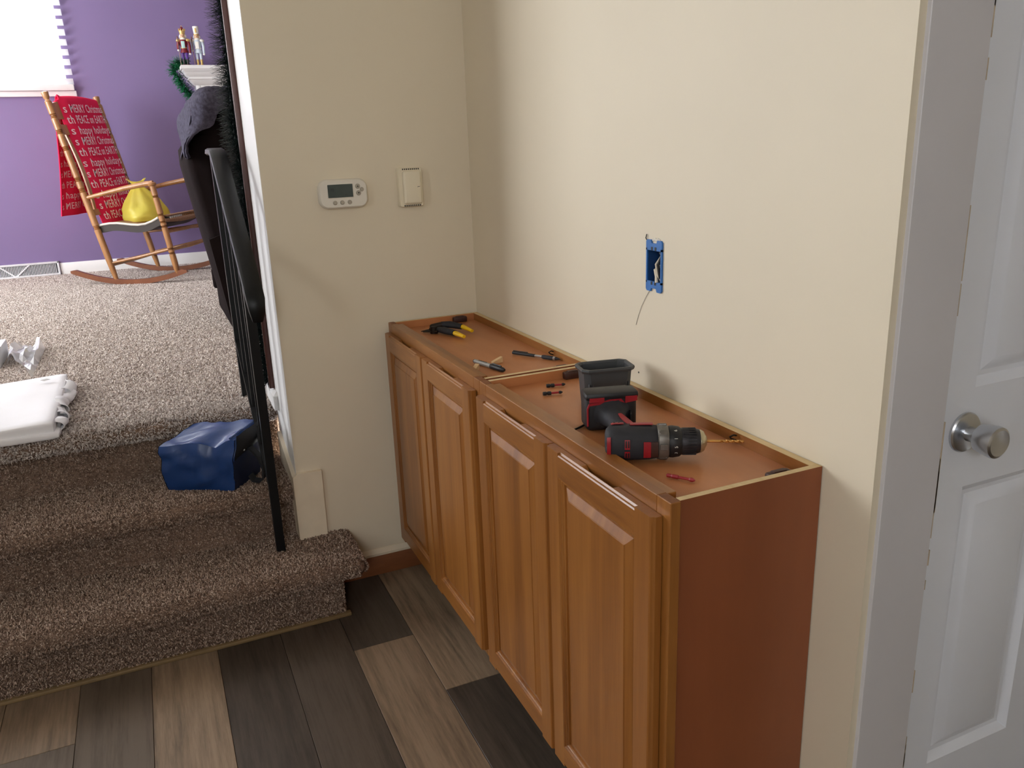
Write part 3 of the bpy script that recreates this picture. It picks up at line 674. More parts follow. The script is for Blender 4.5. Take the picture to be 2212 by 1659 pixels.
def twist(bm, x0, x1, z0, z1, r, turns, n=44):
    rs = []
    for i in range(n + 1):
        t = i / n; x = x0 + (x1 - x0) * t; z = z0 + (z1 - z0) * t; a = t * turns * 2 * PI; rr = r * (1 if t < .93 else (1 - t) / .07 + .02)
        rs.append([bm.verts.new((x, math.cos(a + k * PI / 4) * rr * (1 if k % 4 in (0, 1, 3) else .42), z + math.sin(a + k * PI / 4) * rr * (1 if k % 4 in (0, 1, 3) else .42))) for k in range(8)])
    for p, q in zip(rs, rs[1:]):
        for k in range(8): bm.faces.new((p[k], p[(k + 1) % 8], q[(k + 1) % 8], q[k]))
    bm.faces.new(rs[0]); bm.faces.new(rs[-1])
twist(b, .22, .268, AX - .0008, AX - .002, .0031, 2.2)
obj('drill_bit', b, 'gold', parent=dr, local=True, smooth=40, label='thin gold twist drill bit')
# handle, trigger and battery
HD = Vector((-.20, .98, 0)).normalized(); HN = Vector((HD.y, -HD.x, 0)); H0 = Vector((.052, .014, AX))
def hsec(t, a, c, seg=16, dz=0):
    o = H0 + HD * t + Vector((0, 0, dz)); return [o + HN * (a * math.copysign(abs(math.cos(2 * PI * k / seg)) ** .85, math.cos(2 * PI * k / seg))) + Vector((0, 0, c * math.copysign(abs(math.sin(2 * PI * k / seg)) ** .85, math.sin(2 * PI * k / seg)))) for k in range(seg)]
b = B(); loft(b, [hsec(-.01, .030, .024), hsec(.015, .0255, .0205), hsec(.03, .022, .0185), hsec(.07, .020, .0175), hsec(.11, .0205, .018), hsec(.132, .025, .022), hsec(.147, .036, .028, dz=.003), hsec(.153, .042, .033, dz=.005)]); hd = obj('handle', b, 'black_rubber', parent=dr, local=True, smooth=50)
b = B()
def fl(u, v_):
    t = .012 + .09 * u; wv = .0035 + .003 * math.sin(u * PI); o = H0 + HD * t; r_ = .0215 - .004 * min(1, t / .03)
    return o + HN * (.004 + (v_ - .5) * 2 * wv + .010 * (1 - u) ** 2) + Vector((0, 0, r_ + .0012 - .002 * (v_ - .5) ** 2))
surf(b, fl, 8, 3); thicken(b, -.002); obj('red_stripe', b, 'tool_red', parent=hd, local=True, smooth=40)
b = B(); pc = H0 + HD * .028 + HN * .026; 
loft(b, [[pc + HD * s + HN * (cx + .006) + Vector((0, 0, z_)) for s, cx, z_ in ((-.014, -.008, -.008), (.014, -.01, -.008), (.016, .0 + e, -.007), (-.012, .006 + e, -.007), (-.012, .006 + e, .007), (.016, 0 + e, .007), (.014, -.01, .008), (-.014, -.008, .008))] for e in (0, .001)])
obj('trigger', b, 'black_plastic', parent=dr, local=True, smooth=0)
# battery: flat block across the end of the handle
BM = Matrix.Translation(H0 + HD * .185 + Vector((0, 0, .0095)) - Vector((0, 0, 0))) @ Matrix((( HN.x, HD.x, 0, 0), (HN.y, HD.y, 0, 0), (0, 0, 1, 0), (0, 0, 0, 1)))
b = B(); box(b, (-.056, -.034, -.0445), (.056, .030, .040), .013, 4, 0, BM); bat = obj('battery', b, 'black_plastic', parent=dr, local=True, smooth=40)
b = B(); box(b, (-.058, -.0385, .026), (.058, .012, .0425), .006, 2, 0, BM); obj('battery_cover', b, 'black_plastic', parent=bat, local=True, smooth=40)
for (x0, x1, z0, z1) in ((-.050, -.018, .0235, .033), (.028, .054, .018, .033)):
    b = B(); prism(b, [(x0, -.0395, z0), (x1, -.0395, z0 + (.004 if x0 > 0 else 0)), (x1, -.0395, z1), (x0, -.0395, z1 + 0)], (0, 0, 0), (0, .004, 0))
    b.transform(BM); obj('release_tab', b, 'tool_red', parent=bat, local=True, smooth=0)
b = B()
def poly3(bm, pts, w, y):
    for (p, q) in zip(pts, pts[1:]):
        p, q = Vector((p[0], 0, p[1])), Vector((q[0], 0, q[1])); d = (q - p).normalized(); n = Vector((-d.z, 0, d.x)) * w
        prism(bm, [p + n + Vector((0, y, 0)) - d * w * .4, q + n + Vector((0, y, 0)) + d * w * .4, q - n + Vector((0, y, 0)) + d * w * .4, p - n + Vector((0, y, 0)) - d * w * .4], (0, 0, 0), (0, .004, 0))
poly3(b, [(-.048, .018), (-.020, .020), (.0, .026), (.016, .027), (.024, .018), (.026, -.002), (.022, -.03)], .0028, -.0360)
poly3(b, [(-.049, .018), (-.053, .008), (-.053, -.03)], .0016, -.0345)
b.transform(BM); obj('red_line', b, 'tool_red', parent=bat, local=True, smooth=0)
b = B(); box(b, (.0, -.020, -.008), (.004, .020, .010), .001, 1, 0, Matrix.Translation(H0 + HD * .143 + HN * .036)); obj('belt_clip_boss', b, 'black_plastic', parent=dr, local=True)

# long dark rod under the battery
b = B(); tube(b, [(-.262, -1.150, TZ + .0025), (-.232, -1.138, TZ + .0028), (-.19, -1.115, TZ + .0028)], [.0016, .0024, .0024], 8); tag(obj('steel_rod', b, 'dark_rod'), 'thin dark steel rod poking out from under the drill battery', 'rod')

# ------------------------------------------------------------------ open grey parts bin
bn = thing('parts_bin', 'open charcoal plastic bin behind the drill', 'bin', (-.100, -1.010, TZ), math.radians(-12))
def rr(x0, x1, y0, y1, z, c):
    return [Vector(p) for p in ((x0 + c, y0, z), (x1 - c, y0, z), (x1, y0 + c, z), (x1, y1 - c, z), (x1 - c, y1, z), (x0 + c, y1, z), (x0, y1 - c, z), (x0, y0 + c, z))]
zr = .085
def sec(ins, z, c=.012): return rr(-.058 + ins, .058 - ins, -.037 + ins * .8, .037 - ins * .8, z, c)
b = B(); secs = [sec(.010, .0), sec(.009, .002), sec(.004, zr - .009), sec(.0, zr - .009), sec(-.002, zr - .004), sec(-.001, zr), sec(.004, zr), sec(.0065, zr - .004), sec(.0125, .004)]
loft(b, secs); obj('bin_shell', b, 'bin_grey', parent=bn, local=True, smooth=20)
for sx, sy in ((-.040, -.0305), (.040, -.0305), (-.040, .0305), (.040, .0305)):
    for e in (-.004, .004):
        b = B(); box(b, (sx + e - .0012, sy - .0035, .018), (sx + e + .0012, sy + .0035, .052), .0008, 1); obj('rib', b, 'bin_grey', parent=bn, local=True)

# ------------------------------------------------------------------ hand tools
pv = thing('pliers', 'pliers with yellow and black grips lying open on the corner cabinet', 'pliers', (-0.160, -0.179, TZ), 0)
def wpts(lst): return [Vector(p) for p in lst]
# handles: yellow tails with dark grips, thin jaw to the left
for k, (pts) in enumerate(([(-.195, -.118, .010), (-.176, -.140, .012), (-.160, -.180, .013), (-.150, -.225, .012), (-.141, -.262, .009)], [(-.190, -.112, .018), (-.155, -.118, .022), (-.122, -.135, .020), (-.104, -.165, .015), (-.092, -.203, .009)])):
    pts = [Vector((x - .010, y - .014, TZ + z)) for x, y, z in pts]
    b = B(); tube(b, pts[2:] if k == 0 else [pts[2].lerp(pts[3], .6)] + pts[3:], [.0085, .0088, .006] if k == 0 else [.008, .0085, .006], 10, flat=.8); h = obj('yellow_grip', b, 'yellow', parent=pv, smooth=60)
    b = B(); tube(b, [pts[1].lerp(pts[2], -.2), pts[1].lerp(pts[2], .5), pts[2].lerp(pts[3], .75)], [.0095, .0125, .0105], 10, flat=.85); obj('black_grip', b, 'black_rubber', parent=pv, smooth=60)
    b = B(); tube(b, [pts[0] + Vector((-.004, .004, 0)), pts[0], pts[1]], [.006, .008, .009], 8); obj('arm', b, 'dark_rod', parent=pv, smooth=60)
b = B(); tube(b, [(-0.232, -0.112, TZ + .004), (-0.215, -0.122, TZ + .007), (-0.192, -0.142, TZ + .010)], [.0022, .005, .0075], 8, flat=.6); obj('jaw', b, 'dark_rod', parent=pv, smooth=60)
b = B(); tube(b, [(-0.229, -0.123, TZ + .004), (-0.214, -0.135, TZ + .006), (-0.192, -0.160, TZ + .009)], [.0022, .005, .0075], 8, flat=.6); obj('jaw', b, 'dark_rod', parent=pv, smooth=60)
b = B(); lathe(b, (-0.200, -0.142, TZ + .0), (-0.200, -0.142, TZ + .022), [(0, .012), (.9, .012), (1, .010)], 14); obj('pivot', b, 'dark_rod', parent=pv)

mk = thing('marker_pen', 'grey barrel marker with a black cap near the front rail', 'marker', (-.21, -.61, TZ))
p0, p1 = Vector((-.226, -.548, TZ + .0062)), Vector((-.195, -.675, TZ + .0065))
b = B(); lathe(b, p0, p0.lerp(p1, .60), [(0, .0035), (0, .0052), (.06, .0058), (.12, .006), (1, .006)], 14); br = obj('barrel', b, 'marker_grey', parent=mk)
b = B(); lathe(b, p0.lerp(p1, .56), p1, [(0, .0062), (.03, .0072), (.6, .0070), (.9, .006), (1, .0035)], 14); tube(b, [p0.lerp(p1, .62) + Vector((0, 0, .008)), p0.lerp(p1, .9) + Vector((0, 0, .008))], .0016, 6); obj('cap', b, 'black_plastic', parent=mk)
b = B(); lathe(b, p0.lerp(p1, -.006), p0.lerp(p1, .015), [(0, .0052), (1, .0055)], 14); obj('end_plug', b, 'black_plastic', parent=mk)
b = B()
d = (p1 - p0).normalized(); sd = Vector((-d.y, d.x, 0))
for k in range(7):
    a = p0 + d * (.022 + k * .0055) + Vector((0, 0, .00615)); box(b, (-.0016, -.0022, -.0002), (.0016, .0022 if k % 2 else .0014, .0002), 0, 1, 0, Matrix.Translation(a) @ Matrix.Rotation(math.atan2(d.y, d.x), 4, 'Z'))
obj('printing', b, 'dark_ink', parent=br, smooth=0)

pn = thing('ballpoint_pen', 'black ballpoint pen with a silver middle by the back rail', 'pen', (-.058, -.563, TZ))
q0, q1 = Vector((-.102, -.517, TZ + .0058)), Vector((-.024, -.652, TZ + .0058))
b = B(); lathe(b, q0, q0.lerp(q1, .48), [(0, .002), (.02, .0042), (.08, .0046), (1, .0044)], 12); tube(b, [q0.lerp(q1, .02) + Vector((0, 0, .006)), q0.lerp(q1, .33) + Vector((0, 0, .006))], .0012, 6); obj('barrel', b, 'black_plastic', parent=pn)
b = B(); lathe(b, q0.lerp(q1, .48), q0.lerp(q1, .63), [(0, .0036), (1, .0036)], 12); obj('silver_band', b, 'steel', parent=pn)
b = B(); lathe(b, q0.lerp(q1, .63), q0.lerp(q1, .86), [(0, .0046), (.15, .0056), (.8, .0056), (1, .005)], 12); obj('grip', b, 'black_rubber', parent=pn)
b = B(); lathe(b, q0.lerp(q1, .86), q0.lerp(q1, .90), [(0, .0052), (1, .005)], 12); obj('ring', b, 'steel', parent=pn)
b = B(); lathe(b, q0.lerp(q1, .90), q1, [(0, .0045), (.4, .0035), (.9, .0012), (1, .0006)], 12); obj('tip', b, 'black_plastic', parent=pn)

for (x, y, rz, l, lab) in ((-.174, -.578, .12, .030, 'pale wood offcut wedge right of the marker'), (-.252, -.618, .75, .026, 'pale wood offcut wedge left of the marker')):
    b = B(); w = .012
    prism(b, [(-l / 2, -w / 2, 0), (l / 2, -w / 2, 0), (l / 2, -w / 2, .016), (-l / 2, -w / 2, .006)], (0, 0, 0), (0, w, 0))
    bmesh.ops.bevel(b, geom=b.edges[:], offset=.0008, segments=1, affect='EDGES')
    o = obj('wood_offcut', b, 'shim', smooth=0); o.location = (x, y, TZ); o.rotation_euler = (0, 0, rz); tag(o, lab, 'wood offcut', 'wood offcuts by the marker')

def driver_bit(p, q, label, allred=False):
    p, q = Vector((p[0], p[1], TZ + .0046)), Vector((q[0], q[1], TZ + .0046))
    t = thing('driver_bit', label, 'driver bit', (p + q) / 2 - Vector((0, 0, .0046)), 0, 'loose driver bits on the cabinet top')
    b = B(); lathe(b, p, p.lerp(q, .42), [(0, .0036), (.04, .0045), (.4, .0045), (.45, .0034), (.55, .0034), (.6, .0045), (.95, .0045), (1, .0036)] if not allred else [(0, .002), (.05, .0034), (.3, .0034), (.4, .0026), (.5, .0036), (.98, .0036), (1, .003)], 6); obj('shank', b, 'tool_red' if allred else 'black_plastic', parent=t, smooth=20)
    b = B(); lathe(b, p.lerp(q, .42), p.lerp(q, .82), [(0, .0024), (1, .0024)], 10); obj('neck', b, 'tool_red', parent=t)
    b = B(); lathe(b, p.lerp(q, .80), q, [(0, .0026), (.2, .0036), (.6, .0036), (1, .0012)], 6); obj('tip', b, 'tool_red' if allred else 'black_plastic', parent=t, smooth=20)
driver_bit((-.163, -.848), (-.118, -.858), 'black and red driver bit nearer the corner block')
driver_bit((-.198, -.900), (-.153, -.911), 'black and red driver bit nearer the front rail')
driver_bit((-.224, -1.428), (-.196, -1.470), 'all red driver bit in front of the drill chuck', True)

# ------------------------------------------------------------------ thermostat, sensor, electrical box on the walls
th = thing('thermostat', 'white digital thermostat with grey screen and round buttons', 'thermostat', (-.414, 0, 1.279))
def rounded(bm, x0, x1, z0, z1, prof, r, n=5, bow=0):
    loops = []
    for ins, y in prof:
        rr_ = max(.001, r - ins); L_ = []
        for cx, cz, a0 in ((x1 - r, z1 - r, 0), (x0 + r, z1 - r, 90), (x0 + r, z0 + r, 180), (x1 - r, z0 + r, 270)):
            for k in range(n + 1):
                a = D(a0 + 90 * k / n); px, pz = cx + rr_ * math.cos(a), cz + rr_ * math.sin(a)
                if bow:
                    t = (px - (x0 + x1) / 2) / ((x1 - x0) / 2); s = (pz - (z0 + z1) / 2) / ((z1 - z0) / 2)
                    pz += bow * (1 - t * t) * s; px += bow * .6 * (1 - s * s) * t
                L_.append(bm.verts.new((px, y, pz)))
        loops.append(L_)
    m = len(loops[0])
    for p, q in zip(loops, loops[1:]):
        for k in range(m): bm.faces.new((p[k], p[(k + 1) % m], q[(k + 1) % m], q[k]))
    bm.faces.new(loops[-1]); bm.faces.new(list(reversed(loops[0])))
b = B(); rounded(b, -.486, -.343, 1.238, 1.319, [(0, 0), (0, -.016), (.002, -.021), (.005, -.024)], .022, 6, .004); obj('case', b, 'therm_white', parent=th, smooth=40)
b = B(); rounded(b, -.4645, -.3845, 1.2665, 1.3085, [(0, -.0242), (0, -.0248), (.001, -.0255)], .003, 3); obj('bezel', b, 'therm_white', parent=th)
b = B(); rounded(b, -.462, -.387, 1.2685, 1.3065, [(0, -.0250), (0, -.0262)], .0015, 3); sc = obj('screen', b, 'lcd', parent=th, smooth=20)
for tx, x, z, s in (('72', -.455, 1.287, .012), ('70', -.412, 1.272, .008), ('Heat', -.455, 1.2715, .006)):
    tb = text_bm(tx, s); tb.transform(Matrix.Translation((x, -.0265, z)) @ Matrix.Rotation(PI / 2, 4, 'X')); obj('readout', tb, 'dark_ink', parent=sc, smooth=0)
for x, z, r in ((-.3715, 1.2985, .0065), (-.3595, 1.289, .0052), (-.3700, 1.279, .0065), (-.4430, 1.2535, .0055), (-.4215, 1.2535, .0055), (-.3990, 1.2535, .0055)):
    b = B(); lathe(b, (x, -.0235, z), (x, -.0275, z), [(0, r + .001), (.4, r + .001), (.7, r), (1, r * .8)], 16); bt = obj('button', b, 'button', parent=th)
    if x > -.38 and r > .006:
        b = B(); s = 1 if z > 1.29 else -1
        prism(b, [(x - .003, -.0277, z - .002 * s), (x + .003, -.0277, z - .002 * s), (x, -.0277, z + .003 * s)], (0, 0, 0), (0, .0006, 0)); obj('arrow', b, 'dark_ink', parent=bt, smooth=0)
sn = thing('wall_sensor', 'ivory plastic sensor box right of the thermostat', 'sensor', (-.205, 0, 1.286))
b = B(); rounded(b, -.243, -.166, 1.228, 1.345, [(0, 0), (0, -.018), (.002, -.021)], .006, 3); obj('case', b, 'beige_plastic', parent=sn, smooth=40)
b = B(); rounded(b, -.2305, -.172, 1.236, 1.336, [(.0, -.0205), (0, -.026), (.003, -.030), (.008, -.031)], .008, 4); cv = obj('cover', b, 'beige_plastic', parent=sn, smooth=40)
for zc in (1.3405, 1.2315):
    for k in range(9):
        b = B(); box(b, (-.229 + k * .0062, -.0218, zc - .0022), (-.2255 + k * .0062, -.0205, zc + .0022)); obj('vent_slot', b, 'dark_ink', parent=sn, smooth=0)
b = B(); box(b, (-.1855, -.0314, 1.2875), (-.1785, -.0306, 1.2888)); box(b, (-.1858, -.0314, 1.2850), (-.1850, -.0306, 1.2888)); obj('mark', b, 'dark_ink', parent=cv, smooth=0)

eb = thing('electrical_box', 'open blue electrical box with loose wires in the cream wall', 'electrical box', (0, -1.051, 1.145))
YA, YB, ZA, ZB = -1.0225, -1.0805, 1.090, 1.199
for y_ in (YB, YA - .004):
    b = B(); box(b, (-.004, y_, ZA + .018), (.0, y_ + .004, ZB - .018)); obj('side_flange', b, 'box_blue', parent=eb, smooth=0)
for zlo, zhi, s in ((ZB - .022, ZB, 1), (ZA, ZA + .022, -1)):
    b = B(); ym = (YA + YB) / 2
    zo = zhi if s > 0 else zlo; zi = zlo if s > 0 else zhi
    prism(b, [(0, YA, zi), (0, YA, zo - s * .004), (0, YA - .004, zo), (0, ym + .012, zo), (0, ym + .009, zo - s * .007), (0, ym - .009, zo - s * .007), (0, ym - .012, zo), (0, YB + .004, zo), (0, YB, zo - s * .004), (0, YB, zi)], (0, 0, 0), (-.004, 0, 0))
    tb_ = obj('mounting_ear', b, 'box_blue', parent=eb, smooth=0)
    for dy in (.0065, -.0065):
        b = B(); box(b, (-.0046, ym + dy - .003, zi + s * .004 - .0035), (-.0038, ym + dy + .003, zi + s * .004 + .0035)); obj('slot', b, 'dark_ink', parent=tb_, smooth=0)
b = B(); y0_, y1_, z0_, z1_ = EBH[0] + .0005, EBH[1] - .0005, EBH[2] + .0005, EBH[3] - .0005
for lo, hi in (((-.001, y0_, z0_), (.062, y0_ + .002, z1_)), ((-.001, y1_ - .002, z0_), (.062, y1_, z1_)), ((-.001, y0_, z0_), (.062, y1_, z0_ + .002)), ((-.001, y0_, z1_ - .002), (.062, y1_, z1_)), ((.060, y0_, z0_), (.062, y1_, z1_))): box(b, lo, hi)
obj('box_cavity', b, 'box_dark', parent=eb, smooth=0, label='dark blue inside of the box')
b = B(); tube(b, [(.050, -1.060, 1.176), (.010, -1.062, 1.168), (-.006, -1.063, 1.150), (-.004, -1.066, 1.128), (.004, -1.069, 1.113)], .0022, 8); tube(b, [(.050, -1.045, 1.150), (.012, -1.052, 1.143), (-.004, -1.057, 1.137), (-.005, -1.063, 1.125), (-.006, -1.0665, 1.112)], [.0025, .0030, .0032, .0028, .0035], 8); obj('white_wire', b, 'wire_white', parent=eb)
b = B(); tube(b, [(.050, -1.066, 1.172), (.004, -1.069, 1.168), (-.005, -1.070, 1.15), (.0, -1.069, 1.12)], .0024, 8); tube(b, [(.02, -1.056, 1.164), (.004, -1.063, 1.173), (.004, -1.07, 1.166)], .002, 8); obj('black_wire', b, 'wire_black', parent=eb)
b = B(); tube(b, [(-.001, -1.0215, 1.196), (-.003, -1.0195, 1.201), (-.002, -1.0215, 1.209)], .0011, 6); obj('wire_end', b, 'wire_black', parent=eb)
b = B()
for k in range(9): box(b, (-.0015, -1.045 - k * .0032, 1.196 + random.uniform(0, .002)), (0, -1.041 - k * .0032, 1.201 + random.uniform(0, .003)), .0005, 1)
obj('torn_plaster', b, 'plaster', parent=eb, smooth=0)
b = B(); tube(b, [(-.001, -1.034, 1.091), (-.0012, -1.018, 1.072), (-.0012, -1.002, 1.050), (-.001, -.990, 1.028), (-.0008, -.980, 1.005)], .0005, 5); obj('ground_wire', b, 'marker_grey', parent=eb, label='hair thin bare wire hanging below the box')
b = B(); lathe(b, (0, -.9915, .897), (-.0008, -.9915, .897), [(0, .0022), (1, .002)], 8); tag(obj('nail_hole', b, 'dark_ink', smooth=0), 'tiny dark hole in the wall just above the back rail', 'hole')

# ------------------------------------------------------------------ iron stair railing
XR = -.727
rl = thing('stair_railing', 'black iron stair railing at the side of the carpeted stairs', 'railing', (XR, -.055, .19))
def sq(bm, p, q, w, d=None):
    p, q = Vector(p), Vector(q); d = d or w; z = (q - p).normalized()
    x = Vector((1, 0, 0)); y = z.cross(x).normalized()
    c = [x * w / 2 + y * d / 2, -x * w / 2 + y * d / 2, -x * w / 2 - y * d / 2, x * w / 2 - y * d / 2]
    a = [bm.verts.new(p + k) for k in c]; e = [bm.verts.new(q + k) for k in c]
    bm.faces.new(a); bm.faces.new(e)
    for k in range(4): bm.faces.new((a[k], a[(k + 1) % 4], e[(k + 1) % 4], e[k]))
def hz(y): return 1.185 + (y - .0) * .718      # underside line of the sloping handrail
b = B(); sq(b, (XR, -.055, .185), (XR, -.055, hz(-.055)), .026); obj('post', b, 'black_metal', parent=rl, smooth=0)
b = B(); sq(b, (XR, .45, ZF - .005), (XR, .45, 1.405), .026); obj('post', b, 'black_metal', parent=rl, smooth=0)
for y in (.07, .195, .32):
    b = B(); sq(b, (XR, y, .42 + (y + .055) * .718), (XR, y, min(1.405, hz(y))), .014); obj('baluster', b, 'black_metal', parent=rl, smooth=0)
b = B(); sq(b, (XR, -.055, .42), (XR, .45, .42 + .505 * .718), .026, .014); obj('bottom_rail', b, 'black_metal', parent=rl, smooth=0)
b = B()
path = [(-.225, .965), (-.238, .995), (-.228, 1.028), (-.200, 1.052), (-.10, 1.126), (.10, 1.270), (.26, 1.385), (.30, 1.406), (.34, 1.412), (.47, 1.413)]
secs = []
for i, (y, z) in enumerate(path):
    y0, z0 = path[max(i - 1, 0)]; y1, z1 = path[min(i + 1, len(path) - 1)]; d = Vector((0, y1 - y0, z1 - z0)).normalized(); n = Vector((0, -d.z, d.y))
    k = .55 if i == 0 else (.85 if i == 1 else 1)
    secs.append([Vector((XR, y, z)) + Vector((px * k, 0, 0)) + n * pz * k for px, pz in ((-.026, -.004), (-.024, .008), (-.016, .013), (.016, .013), (.024, .008), (.026, -.004), (.020, -.009), (-.020, -.009))])
loft(b, secs); obj('handrail', b, 'black_metal', parent=rl, smooth=40)

# ------------------------------------------------------------------ tinsel garlands
def garland(name, label, path, rad, n, matn, thick=.0009, parent=None):
    g = thing(name, label, 'garland', path[-1])
    P = [Vector(p) for p in path]; seg = [(P[i + 1] - P[i]).length for i in range(len(P) - 1)]; T = sum(seg)
    b = B(); tube(b, P, .003, 6); obj('core_wire', b, matn, parent=g)
    b = B()
    for k in range(n):
        s = random.random() * T; i = 0
        while i < len(seg) - 1 and s > seg[i]: s -= seg[i]; i += 1
        c = P[i].lerp(P[i + 1], s / seg[i]); d = (P[i + 1] - P[i]).normalized(); x, y = frame_of(d)
        a = random.random() * 2 * PI; r = x * math.cos(a) + y * math.sin(a); q = c + r * rad * random.uniform(.55, 1.1) + d * random.uniform(-.5, .5) * rad
        if name == 'wall_garland' and q.x > XJ - .004 and .0 < q.y < .30: q.x = XJ - .004 - (q.x - XJ) * .5
        if q.y > Y_FAR - .012: q.y = Y_FAR - .012
        w = r.cross(d) * thick + d * thick * .5
        b.faces.new([b.verts.new(c + w), b.verts.new(c - w), b.verts.new(q - w * .5), b.verts.new(q + w * .5)])
    obj('needles', b, matn, parent=g, smooth=0, kind='stuff')
    return g
garland('wall_garland', 'dark green tinsel garland hanging down the wall edge beside the railing', [(XJ - .008, .335, 2.40), (XJ - .012, .335, 1.9), (XJ - .016, .337, 1.7), (XJ - .02, .337, 1.5), (XJ - .016, .337, 1.3), (XJ - .022, .337, 1.05), (XJ - .018, .337, .85), (XJ - .016, .335, .64)], .05, 12000, 'needle_dark')
garland('mantel_garland', 'green tinsel garland draped off the end of the white mantel', [(-.50, 4.50, 2.085), (-.56, 4.46, 2.08), (-.595, 4.44, 2.06), (-.602, 4.44, 2.02), (-.575, 4.45, 1.97), (-.52, 4.47, 1.87), (-.475, 4.48, 1.79), (-.44, 4.49, 1.70), (-.43, 4.5, 1.55)], .055, 1700, 'needle', .0030)

# ------------------------------------------------------------------ recliner with plush throw
rc = thing('recliner', 'dark brown recliner seen from behind the railing', 'recliner', (-.15, 1.95, ZF))
YN, YF_ = 1.62, 2.42
def lean(z): return -.628 - .135 * (z - ZF) / .88
b = B()     # back: leaning slab with a rounded top
def bsec(y, ins):
    pts = []
    for z in (ZF + .12, .9, 1.2, 1.36): pts.append(Vector((lean(z) + ins, y, z)))
    for a in (160, 120, 80, 40, 0): pts.append(Vector((lean(1.42) + .11 + .105 * math.cos(D(a)) * (1 - ins * 3), y, 1.395 + .115 * math.sin(D(a)) * (1 - ins * 3))))
    for z in (1.2, .95, ZF + .3): pts.append(Vector((lean(z) + .24 + (.0 if z > 1 else .05) - ins, y, z)))
    return pts
loft(b, [bsec(YN + .03, .035), bsec(YN + .04, .012), bsec(YN + .07, 0), bsec((YN + YF_) / 2, -.01), bsec(YF_ - .07, 0), bsec(YF_ - .04, .012), bsec(YF_ - .03, .035)]); obj('backrest', b, 'recliner', parent=rc, smooth=60)
b = B(); box(b, (-.48, YN + .16, ZF + .16), (.22, YF_ - .16, ZF + .46), .06, 4); obj('seat', b, 'recliner', parent=rc, smooth=60)
for ya, yb in ((YN, YN + .19), (YF_ - .19, YF_)):
    b = B(); box(b, (-.56, ya, ZF + .02), (.24, yb, ZF + .60), .07, 4); obj('armrest', b, 'recliner', parent=rc, smooth=60)
b = B(); box(b, (.2, YN + .19, ZF + .08), (.30, YF_ - .19, ZF + .46), .04, 3); obj('footrest', b, 'recliner', parent=rc, smooth=60)
b = B(); box(b, (-.645, YN + .02, ZF), (.20, YF_ - .02, ZF + .13), .012, 2); prism(b, [(-.645, YN + .02, ZF + .02), (-.56, YN + .02, ZF + .02), (-.56, YN + .02, ZF + .5), (-.70, YN + .02, ZF + .45)], (0, 0, 0), (0, .03, 0)); obj('base', b, 'recliner', parent=rc)
b = B(); box(b, (-.66, YF_ + .0, ZF + .10), (-.5, YF_ + .04, ZF + .22), .018, 3); obj('lever', b, 'recliner', parent=rc)
b = B(); box(b, (-.70, YN + .02, 1.30), (-.34, YF_ - .02, 1.62), .09, 5); obj('head_pillow', b, 'recliner', parent=rc, smooth=60)
# plush throw bunched over the top corner of the back: arch over the head pillow plus a flap hanging at the near end
b = B()
TP = [(-.742, 1.395), (-.748, 1.46), (-.728, 1.545), (-.685, 1.625), (-.62, 1.680), (-.54, 1.712), (-.45, 1.722), (-.36, 1.70), (-.29, 1.62), (-.275, 1.50), (-.265, 1.36)]
def arch(u):
    f = u * (len(TP) - 1); i = min(int(f), len(TP) - 2); t = f - i
    P_ = [Vector((TP[max(0, min(len(TP) - 1, k))][0], 0, TP[max(0, min(len(TP) - 1, k))][1])) for k in (i - 1, i, i + 1, i + 2)]
    return .5 * ((2 * P_[1]) + (P_[2] - P_[0]) * t + (2 * P_[0] - 5 * P_[1] + 4 * P_[2] - P_[3]) * t * t + (3 * P_[1] - P_[0] - 3 * P_[2] + P_[3]) * t ** 3)
HEM = [(0, .0), (.08, .02), (.2, .06), (.33, .10), (.45, .13), (.6, .165), (.75, .17), (.9, .10), (1, 0)]
def hem(u):
    for (a, p), (c, q) in zip(HEM, HEM[1:]):
        if a <= u <= c: return p + (q - p) * (u - a) / (c - a)
CEN = Vector((-.50, 0, 1.45))
def thr(u, v_):
    p = arch(u); nx = (p - CEN).normalized(); att = math.sin(min(1, u * 3 + .12) * PI / 2) * math.sin(min(1, (1 - u) * 3 + .1) * PI / 2)
    wav = math.sin(u * 19 + v_ * 3.4)
    if v_ < .34:        # near flap, from its hem up to the rounded edge of the arch
        t = v_ / .34; q = p - nx * hem(u) * (1 - t) ** 1.3; q.y = 1.50 + .05 * t ** 4 - .020 * math.sin(t * PI)
        q.y -= .032 * wav * att
    else:
        t = (v_ - .34) / .66; q = p.copy(); q.y = 1.55 + .58 * t
    q += nx * (.024 * wav * att + .006 * math.sin(min(1, max(0, (v_ - .2) / .3)) * PI))
    return q + Vector((nz(q, 8, 5), nz(q, 8, 6), nz(q, 8, 7))) * .012
surf(b, thr, 72, 40); thicken(b, .012)
for v_ in b.verts: v_.co += noise.noise_vector(v_.co * 60) * .004
tw = tag(obj('plush_throw', b, 'throw_grey', smooth=70), 'slate grey plush throw heaped over the top of the recliner', 'throw')

